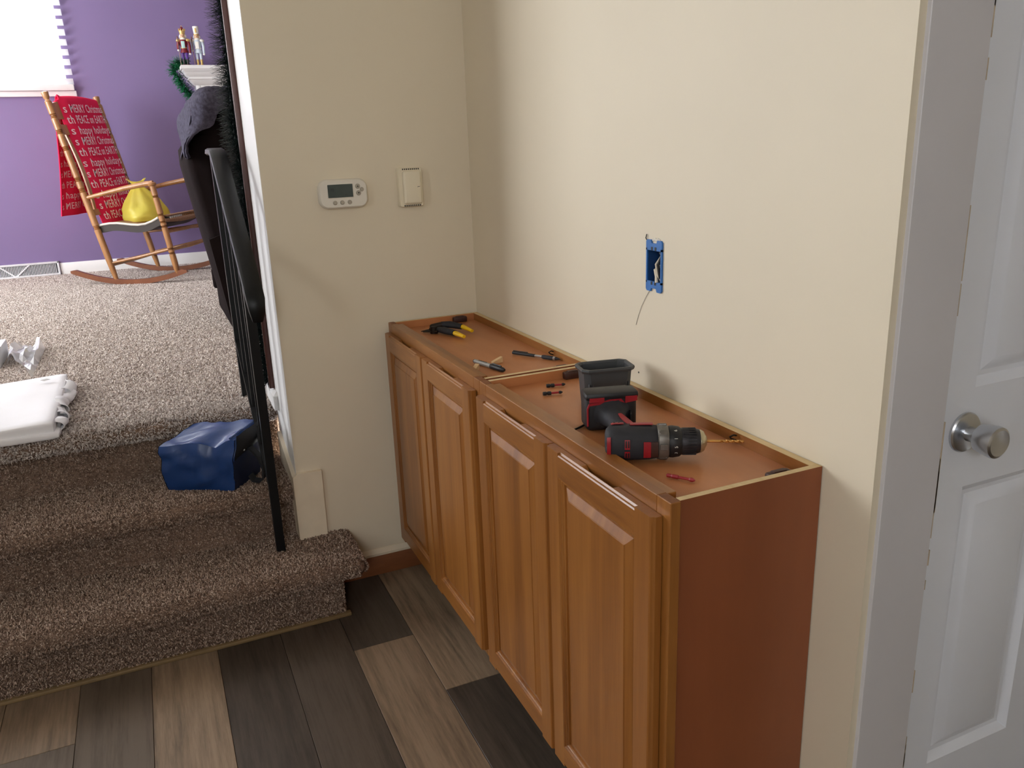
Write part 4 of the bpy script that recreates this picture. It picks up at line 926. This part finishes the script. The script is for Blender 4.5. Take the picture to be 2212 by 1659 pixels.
# ------------------------------------------------------------------ fireplace mantel
mt = thing('fireplace_mantel', 'white fireplace mantel with dentil moulding against the purple wall', 'mantel', (.25, 4.5, ZF))
MX0, MX1, MYF = -.557, 1.05, 4.26; MZ = 2.043
def mould(bm, prof):
    # prof: (inset, z) stepped inwards on left, front and right
    loops = []
    for ins, z in prof: loops.append([bm.verts.new(p) for p in ((MX0 + ins, Y_FAR, z), (MX0 + ins, MYF + ins, z), (MX1 - ins, MYF + ins, z), (MX1 - ins, Y_FAR, z))])
    for p, q in zip(loops, loops[1:]):
        for k in range(3): bm.faces.new((p[k], p[k + 1], q[k + 1], q[k]))
    bm.faces.new(loops[0]); bm.faces.new(loops[-1])
b = B(); mould(b, [(0.004, MZ), (0, MZ - .003), (0, MZ - .024), (.004, MZ - .028)]); obj('shelf', b, 'white_paint', parent=mt, smooth=20)
b = B(); mould(b, [(.012, MZ - .028), (.014, MZ - .036), (.020, MZ - .040), (.026, MZ - .052), (.038, MZ - .068), (.052, MZ - .078), (.054, MZ - .084), (.047, MZ - .085), (.047, MZ - .092), (.056, MZ - .096), (.066, MZ - .110), (.084, MZ - .128), (.098, MZ - .134), (.098, MZ - .170), (.104, MZ - .171), (.104, MZ - .182), (.112, MZ - .186), (.118, MZ - .20)]); obj('crown_moulding', b, 'white_paint', parent=mt, smooth=30)
k = 0
b0 = None
for i in range(44):
    x = MX0 + .102 + i * .0315
    if x > MX1 - .12: break
    b = B(); box(b, (x, MYF + .094, MZ - .166), (x + .019, MYF + .100, MZ - .137), .001, 1); obj('dentil', b, 'white_paint', parent=mt, smooth=0)
b = B(); box(b, (MX0 + .118, MYF + .122, ZF), (MX0 + .36, Y_FAR, MZ - .20), .004); box(b, (MX1 - .36, MYF + .122, ZF), (MX1 - .118, Y_FAR, MZ - .20), .004); box(b, (MX0 + .36, MYF + .13, ZF + .95), (MX1 - .36, Y_FAR, MZ - .20), .004); obj('surround', b, 'white_paint', parent=mt)
b = B(); box(b, (MX0 + .36, MYF + .22, ZF), (MX1 - .36, Y_FAR, ZF + .95)); obj('firebox', b, 'soot', parent=mt, smooth=0)
b = B(); tube(b, [(-.30, 4.40, MZ + .004), (-.27, 4.42, MZ + .03), (-.235, 4.44, MZ + .05), (-.20, 4.45, MZ + .055), (-.1, 4.45, MZ + .03), (.1, 4.45, MZ + .004)], .0035, 6); tag(obj('power_cable', b, 'black_plastic'), 'thin black cable arching over the mantel shelf', 'cable')
gs = thing('green_light_stick', 'bright green stick standing on the mantel beside the cable', 'decoration', (-.213, 4.36, MZ))
b = B(); lathe(b, (-.213, 4.36, MZ + .006), (-.219, 4.36, MZ + .062), [(0, .005), (.05, .006), (.95, .006), (1, .004)], 10); obj('stick', b, 'green_stick', parent=gs)
b = B(); lathe(b, (-.213, 4.36, MZ), (-.213, 4.36, MZ + .008), [(0, .014), (.7, .014), (1, .009)], 14); obj('base', b, 'black_plastic', parent=gs)

def nutcracker(x, y, label, hat, coat, trim, legs, boots, base, chest):
    h = thing('nutcracker', label, 'nutcracker', (x, y, MZ), math.radians(-12)); h.scale = (1.06, 1.06, 1.04)
    def add(n, bm, m, **k): return obj(n, bm, m, parent=h, local=True, **k)
    b = B(); box(b, (-.030, -.024, 0), (.030, .024, .010), .002); add('base', b, base)
    for s in (-1, 1):
        b = B(); lathe(b, (s * .0125, 0, .010), (s * .0125, 0, .048), [(0, .010), (.15, .0095), (.3, .0078), (.9, .009), (1, .0095)], 10); add('boot', b, boots)
        b = B(); lathe(b, (s * .0125, 0, .046), (s * .0125, 0, .096), [(0, .008), (1, .0095)], 10); add('leg', b, legs)
        sh = Vector((s * .030, 0, .172)); el = Vector((s * .038, -.004, .135)); ha = Vector((s * .036, -.016 if s < 0 else -.004, .106 if s < 0 else .088))
        if s < 0: ha.z = .112
        b = B(); tube(b, [sh, el, ha], [.011, .0095, .008], 8); ar = add('arm', b, coat, smooth=60)
        b = B(); bmesh.ops.create_icosphere(b, subdivisions=1, radius=.0085, matrix=Matrix.Translation(ha - Vector((0, 0, .006)))); obj('hand', b, 'fur_white', parent=ar, local=True, smooth=60)
        b = B(); bmesh.ops.create_icosphere(b, subdivisions=2, radius=.0175, matrix=Matrix.Translation(sh) @ Matrix.Diagonal((1, 1, .75, 1)))
        for v_ in b.verts: v_.co += noise.noise_vector(v_.co * 200) * .004
        obj('epaulette', b, 'fur_white' if trim == 'fur_white' else trim, parent=ar, local=True, smooth=60)
    b = B(); lathe(b, (0, 0, .090), (0, 0, .180), [(0, .026), (.1, .0265), (.25, .021), (.35, .021), (.8, .027), (.95, .024), (1, .012)], 14); ct = add('coat', b, coat, smooth=50)
    b = B(); box(b, (-.012, -.0275, .120), (.012, -.019, .166), .003); obj('chest_panel', b, chest, parent=ct, local=True)
    b = B(); lathe(b, (0, 0, .118), (0, 0, .127), [(0, .0225), (1, .0225)], 14); obj('belt', b, trim, parent=ct, local=True)
    b = B(); lathe(b, (0, 0, .176), (0, 0, .216), [(0, .010), (.1, .0155), (.6, .017), (1, .0155)], 14); hd_ = add('head', b, 'nut_skin', smooth=50)
    b = B(); bmesh.ops.create_icosphere(b, subdivisions=2, radius=.018, matrix=Matrix.Translation((0, -.009, .178)) @ Matrix.Diagonal((1.05, .7, .95, 1)))
    for v_ in b.verts: v_.co += noise.noise_vector(v_.co * 150) * .003
    obj('beard', b, 'fur_white', parent=hd_, local=True, smooth=60)
    b = B(); bmesh.ops.create_icosphere(b, subdivisions=2, radius=.0245, matrix=Matrix.Translation((0, .008, .198)) @ Matrix.Diagonal((1.05, .8, .9, 1))); obj('hair', b, 'fur_white', parent=hd_, local=True, smooth=60)
    b = B(); lathe(b, (0, -.016, .198), (0, -.023, .197), [(0, .004), (1, .002)], 8); obj('nose', b, 'nut_skin', parent=hd_, local=True)
    for s in (-1, 1):
        b = B(); bmesh.ops.create_icosphere(b, subdivisions=1, radius=.0025, matrix=Matrix.Translation((s * .006, -.0155, .205))); obj('eye', b, 'nut_black', parent=hd_, local=True)
    if hat == 'crown':
        b = B(); lathe(b, (0, 0, .213), (0, 0, .236), [(0, .0165), (.2, .018), (1, .020)], 14); ht = add('crown', b, 'nut_gold')
        b = B()
        for k in range(7):
            a = 2 * PI * k / 7; lathe(b, (math.cos(a) * .018, math.sin(a) * .018, .234), (math.cos(a) * .021, math.sin(a) * .021, .250), [(0, .0055), (.5, .004), (1, .001)], 6)
        obj('crown_point', b, 'nut_gold', parent=ht, local=True)
        b = B(); lathe(b, (0, 0, .232), (0, 0, .262), [(0, .017), (.5, .015), (.85, .008), (1, .003)], 12); obj('cap', b, 'nut_red', parent=ht, local=True)
        b = B(); bmesh.ops.create_icosphere(b, subdivisions=1, radius=.0045, matrix=Matrix.Translation((0, 0, .266))); obj('finial', b, 'nut_gold', parent=ht, local=True)
    else:
        b = B(); lathe(b, (0, 0, .211), (0, 0, .268), [(0, .0165), (.06, .0185), (.12, .0165), (.9, .0205), (1, .020)], 16); ht = add('hat', b, 'fur_white')
        b = B(); lathe(b, (0, 0, .211), (0, 0, .217), [(0, .0195), (1, .0195)], 16); box(b, (-.006, -.0205, .225), (.006, -.015, .255), .002); obj('hat_band', b, 'nut_gold', parent=ht, local=True)
    b = B(); lathe(b, (-.031, -.018, .008), (-.033, -.020, .20), [(0, .0022), (.85, .0022), (.87, .004), (.93, .005), (1, .002)], 8); add('staff', b, 'oak_dark')
    return h
nutcracker(-.508, 4.38, 'wooden nutcracker with gold crown, burgundy coat and violet legs', 'crown', 'nut_red', 'nut_gold', 'nut_purple', 'nut_black', 'nut_red', 'nut_teal')
nutcracker(-.409, 4.40, 'wooden nutcracker in white with a tall cream hat and gold boots', 'hat', 'nut_silver', 'fur_white', 'nut_silver', 'nut_gold', 'white_paint', 'fur_white')

# ------------------------------------------------------------------ rocking chair (local: x forward, y to its far side, z up)
CO = Vector((-.951, 3.945, ZF)); CA = math.atan2(-.461, .888)
rk = thing('rocking_chair', 'oak rocking chair with turned posts by the purple wall', 'rocking chair', CO, CA)
def add(n, bm, m, parent=rk, **k): return obj(n, bm, m, parent=parent, local=True, **k)
HW = .306
def turned(p, q, rings_at, r, taper=(1, 1), extra=None):
    prof = []
    ts = sorted(set([0, .02, .05, .95, .98, 1] + [t + e for t in rings_at for e in (-.012, -.009, -.006, -.002, 0, .002, .006, .009, .012)] + [i / 14 for i in range(15)]))
    for t in ts:
        if t < 0 or t > 1: continue
        rr_ = r * (taper[0] + (taper[1] - taper[0]) * t)
        if t < .10: rr_ *= .62 + .38 * t / .10
        for a in rings_at:
            e = abs(t - a)
            if .0015 < e < .004 or .0075 < e < .0105: rr_ *= .72
        prof.append((t, rr_))
    b = B(); lathe(b, p, q, prof, 12); return b
for s in (-1, 1):
    y = s * HW
    p, q = Vector((-.118, y, .025)), Vector((-.372, y * 1.0, 1.205))
    o = add('back_post', turned(p, q, [.31, .52, .58, .75, .84, .925], .0215), 'oak', smooth=50)
    b = B(); d = (q - p).normalized(); lathe(b, q - d * .005, q + d * .068, [(0, .017), (.12, .021), (.2, .015), (.3, .014), (.45, .02), (.7, .021), (.85, .023), (.92, .022), (1, .008)], 12); obj('finial', b, 'oak', parent=o, local=True, smooth=50)
    p, q = Vector((.322, y, .055)), Vector((.236, y, .655))
    o = add('front_post', turned(p, q, [.25, .30, .55, .60, .68, .88], .0205, (1, .95)), 'oak', smooth=50)
    b = B(); lathe(b, q - Vector((0, 0, .004)), q + Vector((-.002, 0, .022)), [(0, .020), (.3, .027), (.7, .028), (1, .018)], 12); obj('post_cap', b, 'oak', parent=o, local=True, smooth=50)
    b = B(); tube(b, [(-.225, y, .590), (-.10, y, .615), (.05, y, .645), (.20, y, .668), (.245, y, .672)], [.013, .0155, .017, .018, .016], 10); add('armrest', b, 'oak', smooth=60)
    # rocker runner
    b = B(); secs = []
    for i in range(25):
        x = -.43 + i * (.82 / 24); z = .080 * ((x) / .41) ** 2; hh = .034 if 0 < i < 24 else .016
        secs.append([Vector((x, y - .014, z)), Vector((x, y + .014, z)), Vector((x, y + .014, z + hh)), Vector((x, y - .014, z + hh))])
    loft(b, secs); add('rocker', b, 'oak_dark', smooth=40)
    b = B(); tube(b, [(-.135, y, .150), (.09, y, .19), (.30, y, .235)], [.008, .012, .009], 8); add('side_stretcher', b, 'oak', smooth=60)
    if s > 0:
        b = B(); tube(b, [(-.16, y, .30), (.08, y, .32), (.285, y, .33)], [.008, .012, .009], 8); add('side_stretcher', b, 'oak', smooth=60)
for (x, z, r) in ((.29, .225, .012), (.272, .345, .012)):
    b = B(); tube(b, [(x, -HW, z), (x, -.12, z), (x, 0, z), (x, .12, z), (x, HW, z)], [.009, r, r * 1.25, r, .009], 8); add('front_stretcher', b, 'oak', smooth=60)
b = B(); tube(b, [(-.137, -HW, .135), (-.137, 0, .135), (-.137, HW, .135)], [.009, .013, .009], 8); add('back_stretcher', b, 'oak', smooth=60)
def rail(w0, w1, bowd, n):
    b = B()
    def ub(w): return -.118 - (w - .025) * .2153
    secs = []
    for i in range(13):
        t = i / 12 * 2 - 1; y = t * (HW - .005); bw = -bowd * (1 - t * t); top = w1 + (.03 * (1 - t * t) if n == 'top_rail' else 0)
        secs.append([Vector((ub(w0) + bw - .009, y, w0)), Vector((ub(w0) + bw + .009, y, w0)), Vector((ub(top) + bw + .008, y, top)), Vector((ub(top) + bw - .008, y, top))])
    loft(b, secs); add(n, b, 'oak', smooth=40)
rail(1.10, 1.195, .015, 'top_rail'); rail(1.0, 1.065, .015, 'back_rail'); rail(.47, .51, .015, 'back_rail')
for k in range(5):
    y = -.22 + k * .11; b = B()
    secs = []
    for i in range(9):
        t = i / 8; w = .50 + t * .51; x = -.118 - (w - .025) * .2153 - .014 + .02 * math.sin(t * PI); wd = .012 + .008 * math.sin(t * PI)
        secs.append([Vector((x - .005, y - wd, w)), Vector((x + .005, y - wd, w)), Vector((x + .005, y + wd, w)), Vector((x - .005, y + wd, w))])
    loft(b, secs); add('back_slat', b, 'oak', smooth=40)
def seat_z(x): return .395 + .062 * ((x + .2) / .47) + .02 * math.sin((x + .2) / .47 * PI * 2) - .028 * math.sin(max(0, min(1, (x + .2) / .47)) * PI)
b = B(); secs = []
for i in range(15):
    x = -.205 + i * .49 / 14; z = seat_z(x) - (.02 * ((i - 12) / 2) ** 2 if i > 12 else 0)
    secs.append([Vector((x, -HW + .012, z - .045)), Vector((x, HW - .012, z - .045)), Vector((x, HW - .012, z)), Vector((x, -HW + .012, z))])
loft(b, secs); add('seat_frame', b, 'seat_dark', smooth=40, label='dark edged seat')
b = B(); secs = []
for i in range(17):
    x = -.20 + i * .495 / 16; z = seat_z(x) + .002 - (.02 * ((i - 14) / 2) ** 2 if i > 14 else 0)
    secs.append([Vector((x, -HW + .02, z)), Vector((x, HW - .02, z)), Vector((x, HW - .02, z + .008)), Vector((x, -HW + .02, z + .008))])
loft(b, secs); add('cane_seat', b, 'cane', smooth=40)
for s in (-1, 1):
    b = B(); tube(b, [(-.205 + i * .049, s * (HW - .013), seat_z(-.205 + i * .049) + .006) for i in range(10)], .008, 8); add('seat_piping', b, 'cushion_white', smooth=60)
b = B(); tube(b, [(.283, -HW, .425), (.292, -.1, .418), (.292, .1, .418), (.283, HW, .425)], [.012, .018, .018, .012], 10); add('seat_front_rail', b, 'cane', smooth=60)
for k in range(18):
    y = -.24 + k * .028; b = B(); box(b, (.268, y, .428), (.296, y + .012, .447), .002, 1); add('cane_strand', b, 'cushion_white' if k < 7 else 'oak', smooth=0)

# red holiday throw over the chair back
tr = thing('holiday_throw', 'red fleece throw printed with white holiday words over the rocking chair back', 'throw', CO, CA)
def ub(w): return -.118 - (w - .025) * .2153
VL, VR = -.205, .262
def front(s, w, off=.030):
    # s 0..1 across, w height; the left edge is folded round towards the back
    y = VL + (VR - VL) * s
    x = ub(w) + off + .010 * math.sin(s * 9 + w * 6) * (1.25 - w) + .008 * math.sin(s * 4.5)
    e = max(0, 1 - s / .17); x -= .028 * e * e * 1.4
    return Vector((x, y, w))
def thrf(u, v_):
    # v: 0 = bottom of the front, ~.62 over the rail, 1 = bottom of the back
    s = u
    if v_ < .55: w = .405 + (1.215 - .405) * v_ / .55; return front(s, w)
    if v_ < .65:
        t = (v_ - .55) / .10; a = t * PI; p = front(s, 1.215); c = ub(1.215) + .002
        return Vector((c + (p.x - c) * math.cos(a), p.y + .0, 1.215 + .030 * math.sin(a) + .012 * math.sin(s * PI)))
    t = (v_ - .65) / .35; w = 1.215 - t * .745
    y = VL + .005 + (VR - VL - .01) * s - .05 * t * (1 - s)
    return Vector((ub(1.215) - .028 - .045 * t * 1.2 + .012 * math.sin(s * 14 + t * 4) * t, y, w))
b = B(); surf(b, thrf, 26, 60); thicken(b, .006); obj('cloth', b, 'throw_red', parent=tr, local=True, smooth=60)
LINES = ['s MERRY Christmas', 'th PEACE on EARTH', 's happy holidays']
def print_line(txt, wt, hgt, k, back=False):
    tb = text_bm(txt, 1.0, font_sp=1.06, bold=.006)
    xs_ = [v_.co.x for v_ in tb.verts]; x0, x1 = min(xs_), max(xs_); sc_ = (.97) / (x1 - x0)
    bmesh.ops.remove_doubles(tb, verts=tb.verts, dist=1e-4); bmesh.ops.dissolve_limit(tb, angle_limit=.01, verts=tb.verts, edges=tb.edges)
    bmesh.ops.triangulate(tb, faces=tb.faces, ngon_method='EAR_CLIP')
    for v_ in tb.verts:
        s = .03 + (v_.co.x - x0) * sc_; w = wt + v_.co.y * hgt + .012 * (s - .5)
        if not back: p = front(s, w); p.x += .0095
        else: p = thrf(s, .65 + (1.215 - w) / .745 * .35); p.x += .0075
        v_.co = p
    obj('printed_words', tb, 'throw_print', parent=tr, local=True, smooth=0)
for k in range(11): print_line(LINES[k % 3], 1.148 - k * .0705, .076, k)
for k in range(9): print_line(LINES[(k + 1) % 3], 1.08 - k * .0705, .062, k, True)

# yellow carrier bag on the seat
yb_ = thing('carrier_bag', 'knotted yellow plastic carrier bag standing on the rocking chair seat', 'bag', CO + Matrix.Rotation(CA, 3, 'Z') @ Vector((.02, -.02, .40)), CA)
b = B()
def bag(u, v_):
    a = u * 2 * PI; prof = [(0, .40), (.0, .98), (.10, 1.05), (.28, .96), (.5, .74), (.68, .48), (.8, .28), (.86, .17), (.92, .27), (1.0, .40)]
    h = v_; r = .2
    for (h0, r0), (h1, r1) in zip(prof, prof[1:]):
        if h0 <= h <= h1 and h1 > h0: r = r0 + (r1 - r0) * (h - h0) / (h1 - h0); break
    ca, sa = math.cos(a), math.sin(a)
    pl_ = 1 + .10 * math.sin(a * 7 + 3 * h) * h + .08 * nz((ca, sa, h * 2), 2.2, 3)
    z = .0 + h * .275 + (0.012 * math.sin(a * 2 + .6) if h > .9 else 0)
    return Vector((.150 * r * ca * pl_ - .03 * h * h, .165 * r * sa * pl_ - .02 * h, z + .012))
surf(b, bag, 48, 26, True); obj('film', b, 'bag_yellow', parent=yb_, local=True, smooth=70)
b = B()
surf(b, lambda u, v_: Vector((.125 * math.cos(u * 2 * PI) * math.sin(v_ * PI) * .93, .14 * math.sin(u * 2 * PI) * math.sin(v_ * PI) * .93, .066 - .052 * math.cos(v_ * PI))), 20, 10, True); obj('contents', b, 'bag_olive', parent=yb_, local=True, smooth=60)
b = B(); tube(b, [(-.02, -.066, .16), (-.02, -.052, .20), (-.022, -.035, .225)], [.004, .007, .004], 6, flat=.5); obj('red_mark', b, 'tool_red', parent=yb_, local=True, smooth=60)

# ------------------------------------------------------------------ things lying on the landing
pk = thing('folded_white_sheet', 'thick folded white sheet wrapped in clear plastic at the landing edge', 'folded sheet', (-1.50, .62, ZF))
b = B()
def slab(x0, x1, y0, y1, z0, z1, bev, amp, sd):
    b = B(); box(b, (x0, y0, z0), (x1, y1, z1))
    bmesh.ops.subdivide_edges(b, edges=b.edges[:], cuts=14, use_grid_fill=True)
    c = Vector(((x0 + x1) / 2, (y0 + y1) / 2, (z0 + z1) / 2)); hx, hy, hz_ = (x1 - x0) / 2, (y1 - y0) / 2, (z1 - z0) / 2
    for v_ in b.verts:
        q = v_.co - c; m = Vector((max(-hx + bev, min(hx - bev, q.x)), max(-hy + bev, min(hy - bev, q.y)), max(-hz_ + bev, min(hz_ - bev, q.z)))); d = q - m
        if d.length > 1e-6: q = m + d.normalized() * bev
        v_.co = c + q; v_.co.z += amp * nz((v_.co.x, v_.co.y, 0), 6, sd) * (1 if q.z > 0 else 0)
    return b
obj('top_fold', slab(-1.72, -1.318, .272, .93, ZF + .013, ZF + .056, .014, .014, 1), 'white_cloth', parent=pk, smooth=70)
obj('bottom_fold', slab(-1.72, -1.306, .262, .90, ZF + .0015, ZF + .03, .012, .004, 2), 'white_cloth', parent=pk, smooth=70)
for k in range(7):
    y = .36 + k * .068; b = B(); r = .017 + .006 * math.sin(k * 2.3)
    surf(b, lambda u, v_: Vector((-1.325 + .030 * math.sin(u * PI) + .012 * math.sin(v_ * 3 + k), y + (v_ - .5) * .085, ZF + .012 + r * (1 - math.cos(u * PI)) * 1.0 + .006 * math.sin(v_ * 5 + k * 1.7))), 8, 6); thicken(b, .002)
    obj('side_ruffle', b, 'white_cloth', parent=pk, smooth=70)
b = B(); box(b, (-.012, -.012, 0), (.012, .012, .0006), 0, 1, 0, Matrix.Translation((-1.385, .83, ZF + .0655)) @ Matrix.Rotation(.6, 4, 'Z')); obj('sticker', b, 'marker_grey', parent=pk, smooth=0, label='small grey diamond sticker')
b = B()
def film(u, v_):
    x = -1.595 + u * .125; y = 1.36 + v_ * .46 - .10 * u; z = ZF + .012 + .055 * abs(nz((u * 2.2, v_ * 2.2, 0), 1.6, 4)) + .05 * max(0, math.sin(u * 5 + v_ * 3)) * (1 - u * .4)
    if u < .03 or u > .97: z = ZF + .006
    return Vector((x, y - .2 * (u - .5) * (1 - v_), z))
surf(b, film, 9, 9); tag(obj('plastic_wrap', b, 'film', smooth=0), 'crumpled clear plastic wrap lying behind the folded sheet', 'plastic wrap')
bx = thing('white_carton', 'small white carton half under the plastic wrap', 'carton', (-1.70, 1.55, ZF))
b = B(); box(b, (-1.80, 1.42, ZF + .001), (-1.612, 1.70, ZF + .075), .004, 2); obj('carton_body', b, 'white_cloth', parent=bx)
b = B(); box(b, (-1.80, 1.50, ZF + .0752), (-1.612, 1.52, ZF + .0762)); obj('tape', b, 'marker_grey', parent=bx, smooth=0)

# ------------------------------------------------------------------ blue insulated bag on the middle tread
bz = .378
lb = thing('lunch_bag', 'crumpled blue nylon lunch bag with black straps on the middle stair', 'bag', (-.93, .125, bz))
e = Vector((.868, -.496, 0)); n = Vector((.496, .868, 0)); a0 = Vector((-1.024, .179 - .015, bz))
def P3(s, d, z): return a0 + e * s + n * d + Vector((0, 0, z))
# corners: front bottom, front top, back top (slumped)
def bagbox(u, v_, w):   # u across, v up, w depth  (0..1)
    s = .0 + u * (.222 + .03 * v_) - .012 * v_; dd = w * .150 + .012 * math.sin(u * PI) * 0
    top = .145 + .024 * w + .022 * u - .018 * math.exp(-((u - .72) / .12) ** 2) * (1 - w)
    z = v_ * top; s += .045 * w * v_ * (1 - .6 * u) + .055 * w * (u) * .35; dd += -.012 * math.sin(v_ * PI) * (1 - w)
    p = P3(s, dd, z); k = .007 * nz((u * 2, v_ * 2, w * 2), 2.2, 8) + .010 * (.35 - abs(nz((u * 3, v_ * 3, w * 3), 1.3, 2))) * (v_ > .15)
    p -= n * (.006 * math.exp(-((u - .68 - .18 * (1 - v_)) / .08) ** 2) * (v_ > .5) * (1 - w)) * -1
    return p + Vector((k, k * .6, k if v_ > .1 else 0))
def face(fn, nu=14, nv=12): 
    b = B(); surf(b, fn, nu, nv); return b
b = B(); surf(b, lambda u, v_: bagbox(u, v_, 0), 16, 12); surf(b, lambda u, v_: bagbox(u, 1, v_), 16, 10); surf(b, lambda u, v_: bagbox(u, v_, 1), 16, 12)
surf(b, lambda u, v_: bagbox(u, 0, v_), 16, 10)
bmesh.ops.remove_doubles(b, verts=b.verts, dist=.0008); obj('shell', b, 'nylon_blue', parent=lb, smooth=40)
b = B(); surf(b, lambda u, v_: bagbox(0, u, v_) - e * .002, 10, 8); obj('end_panel', b, 'webbing', parent=lb, smooth=50)
b = B(); surf(b, lambda u, v_: bagbox(1, u, v_) + e * (.001 + .006 * math.sin(u * PI) * math.sin(v_ * PI)), 10, 8); obj('end_panel', b, 'nylon_navy', parent=lb, smooth=50)
b = B(); 
surf(b, lambda u, v_: bagbox(.985, .62 + .36 * u, v_ * .9 + .05) + e * (.006 + .020 * math.sin(u * PI) * math.sin(v_ * PI)) + Vector((0, 0, .012 * u)), 10, 8); obj('side_pocket', b, 'webbing', parent=lb, smooth=50)
b = B(); tube(b, [bagbox(.93, 1, t / 8) + Vector((0, 0, .004)) for t in range(9)], .0032, 6); tube(b, [bagbox(.985, .62 + .38 * t / 6, .03) + e * .004 for t in range(7)], .0026, 6); obj('piping', b, 'nylon_blue', parent=lb, smooth=60)
b = B()
def band(pts, w, t=.003):
    for i in range(len(pts) - 1): pass
    secs = []
    for i, p in enumerate(pts):
        p = Vector(p); d = (Vector(pts[min(i + 1, len(pts) - 1)]) - Vector(pts[max(i - 1, 0)])).normalized(); sd = Vector((.35, .93, 0)).cross(d).cross(d).normalized() if abs(d.z) < 2 else n
        sd = n.copy(); up_ = d.cross(sd).normalized()
        secs.append([p + sd * w + up_ * t, p - sd * w + up_ * t, p - sd * w - up_ * t, p + sd * w - up_ * t])
    return secs
loft(b, band([P3(.235, .06, .135), P3(.262, .06, .125), P3(.288, .06, .095), P3(.300, .06, .055), P3(.298, .06, .022), P3(.282, .06, .008), P3(.262, .06, .012), P3(.252, .06, .030)], .014)); obj('strap', b, 'webbing', parent=lb, smooth=50)
b = B(); loft(b, band([P3(-.004, .06, .120), P3(-.022, .06, .105), P3(-.030, .06, .075), P3(-.024, .06, .045), P3(-.004, .06, .025)], .016)); obj('strap', b, 'webbing', parent=lb, smooth=50)
b = B(); bmesh.ops.create_icosphere(b, subdivisions=1, radius=.004, matrix=Matrix.Translation(bagbox(1, .72, .25) + e * .010)); obj('zip_pull', b, 'steel', parent=lb)
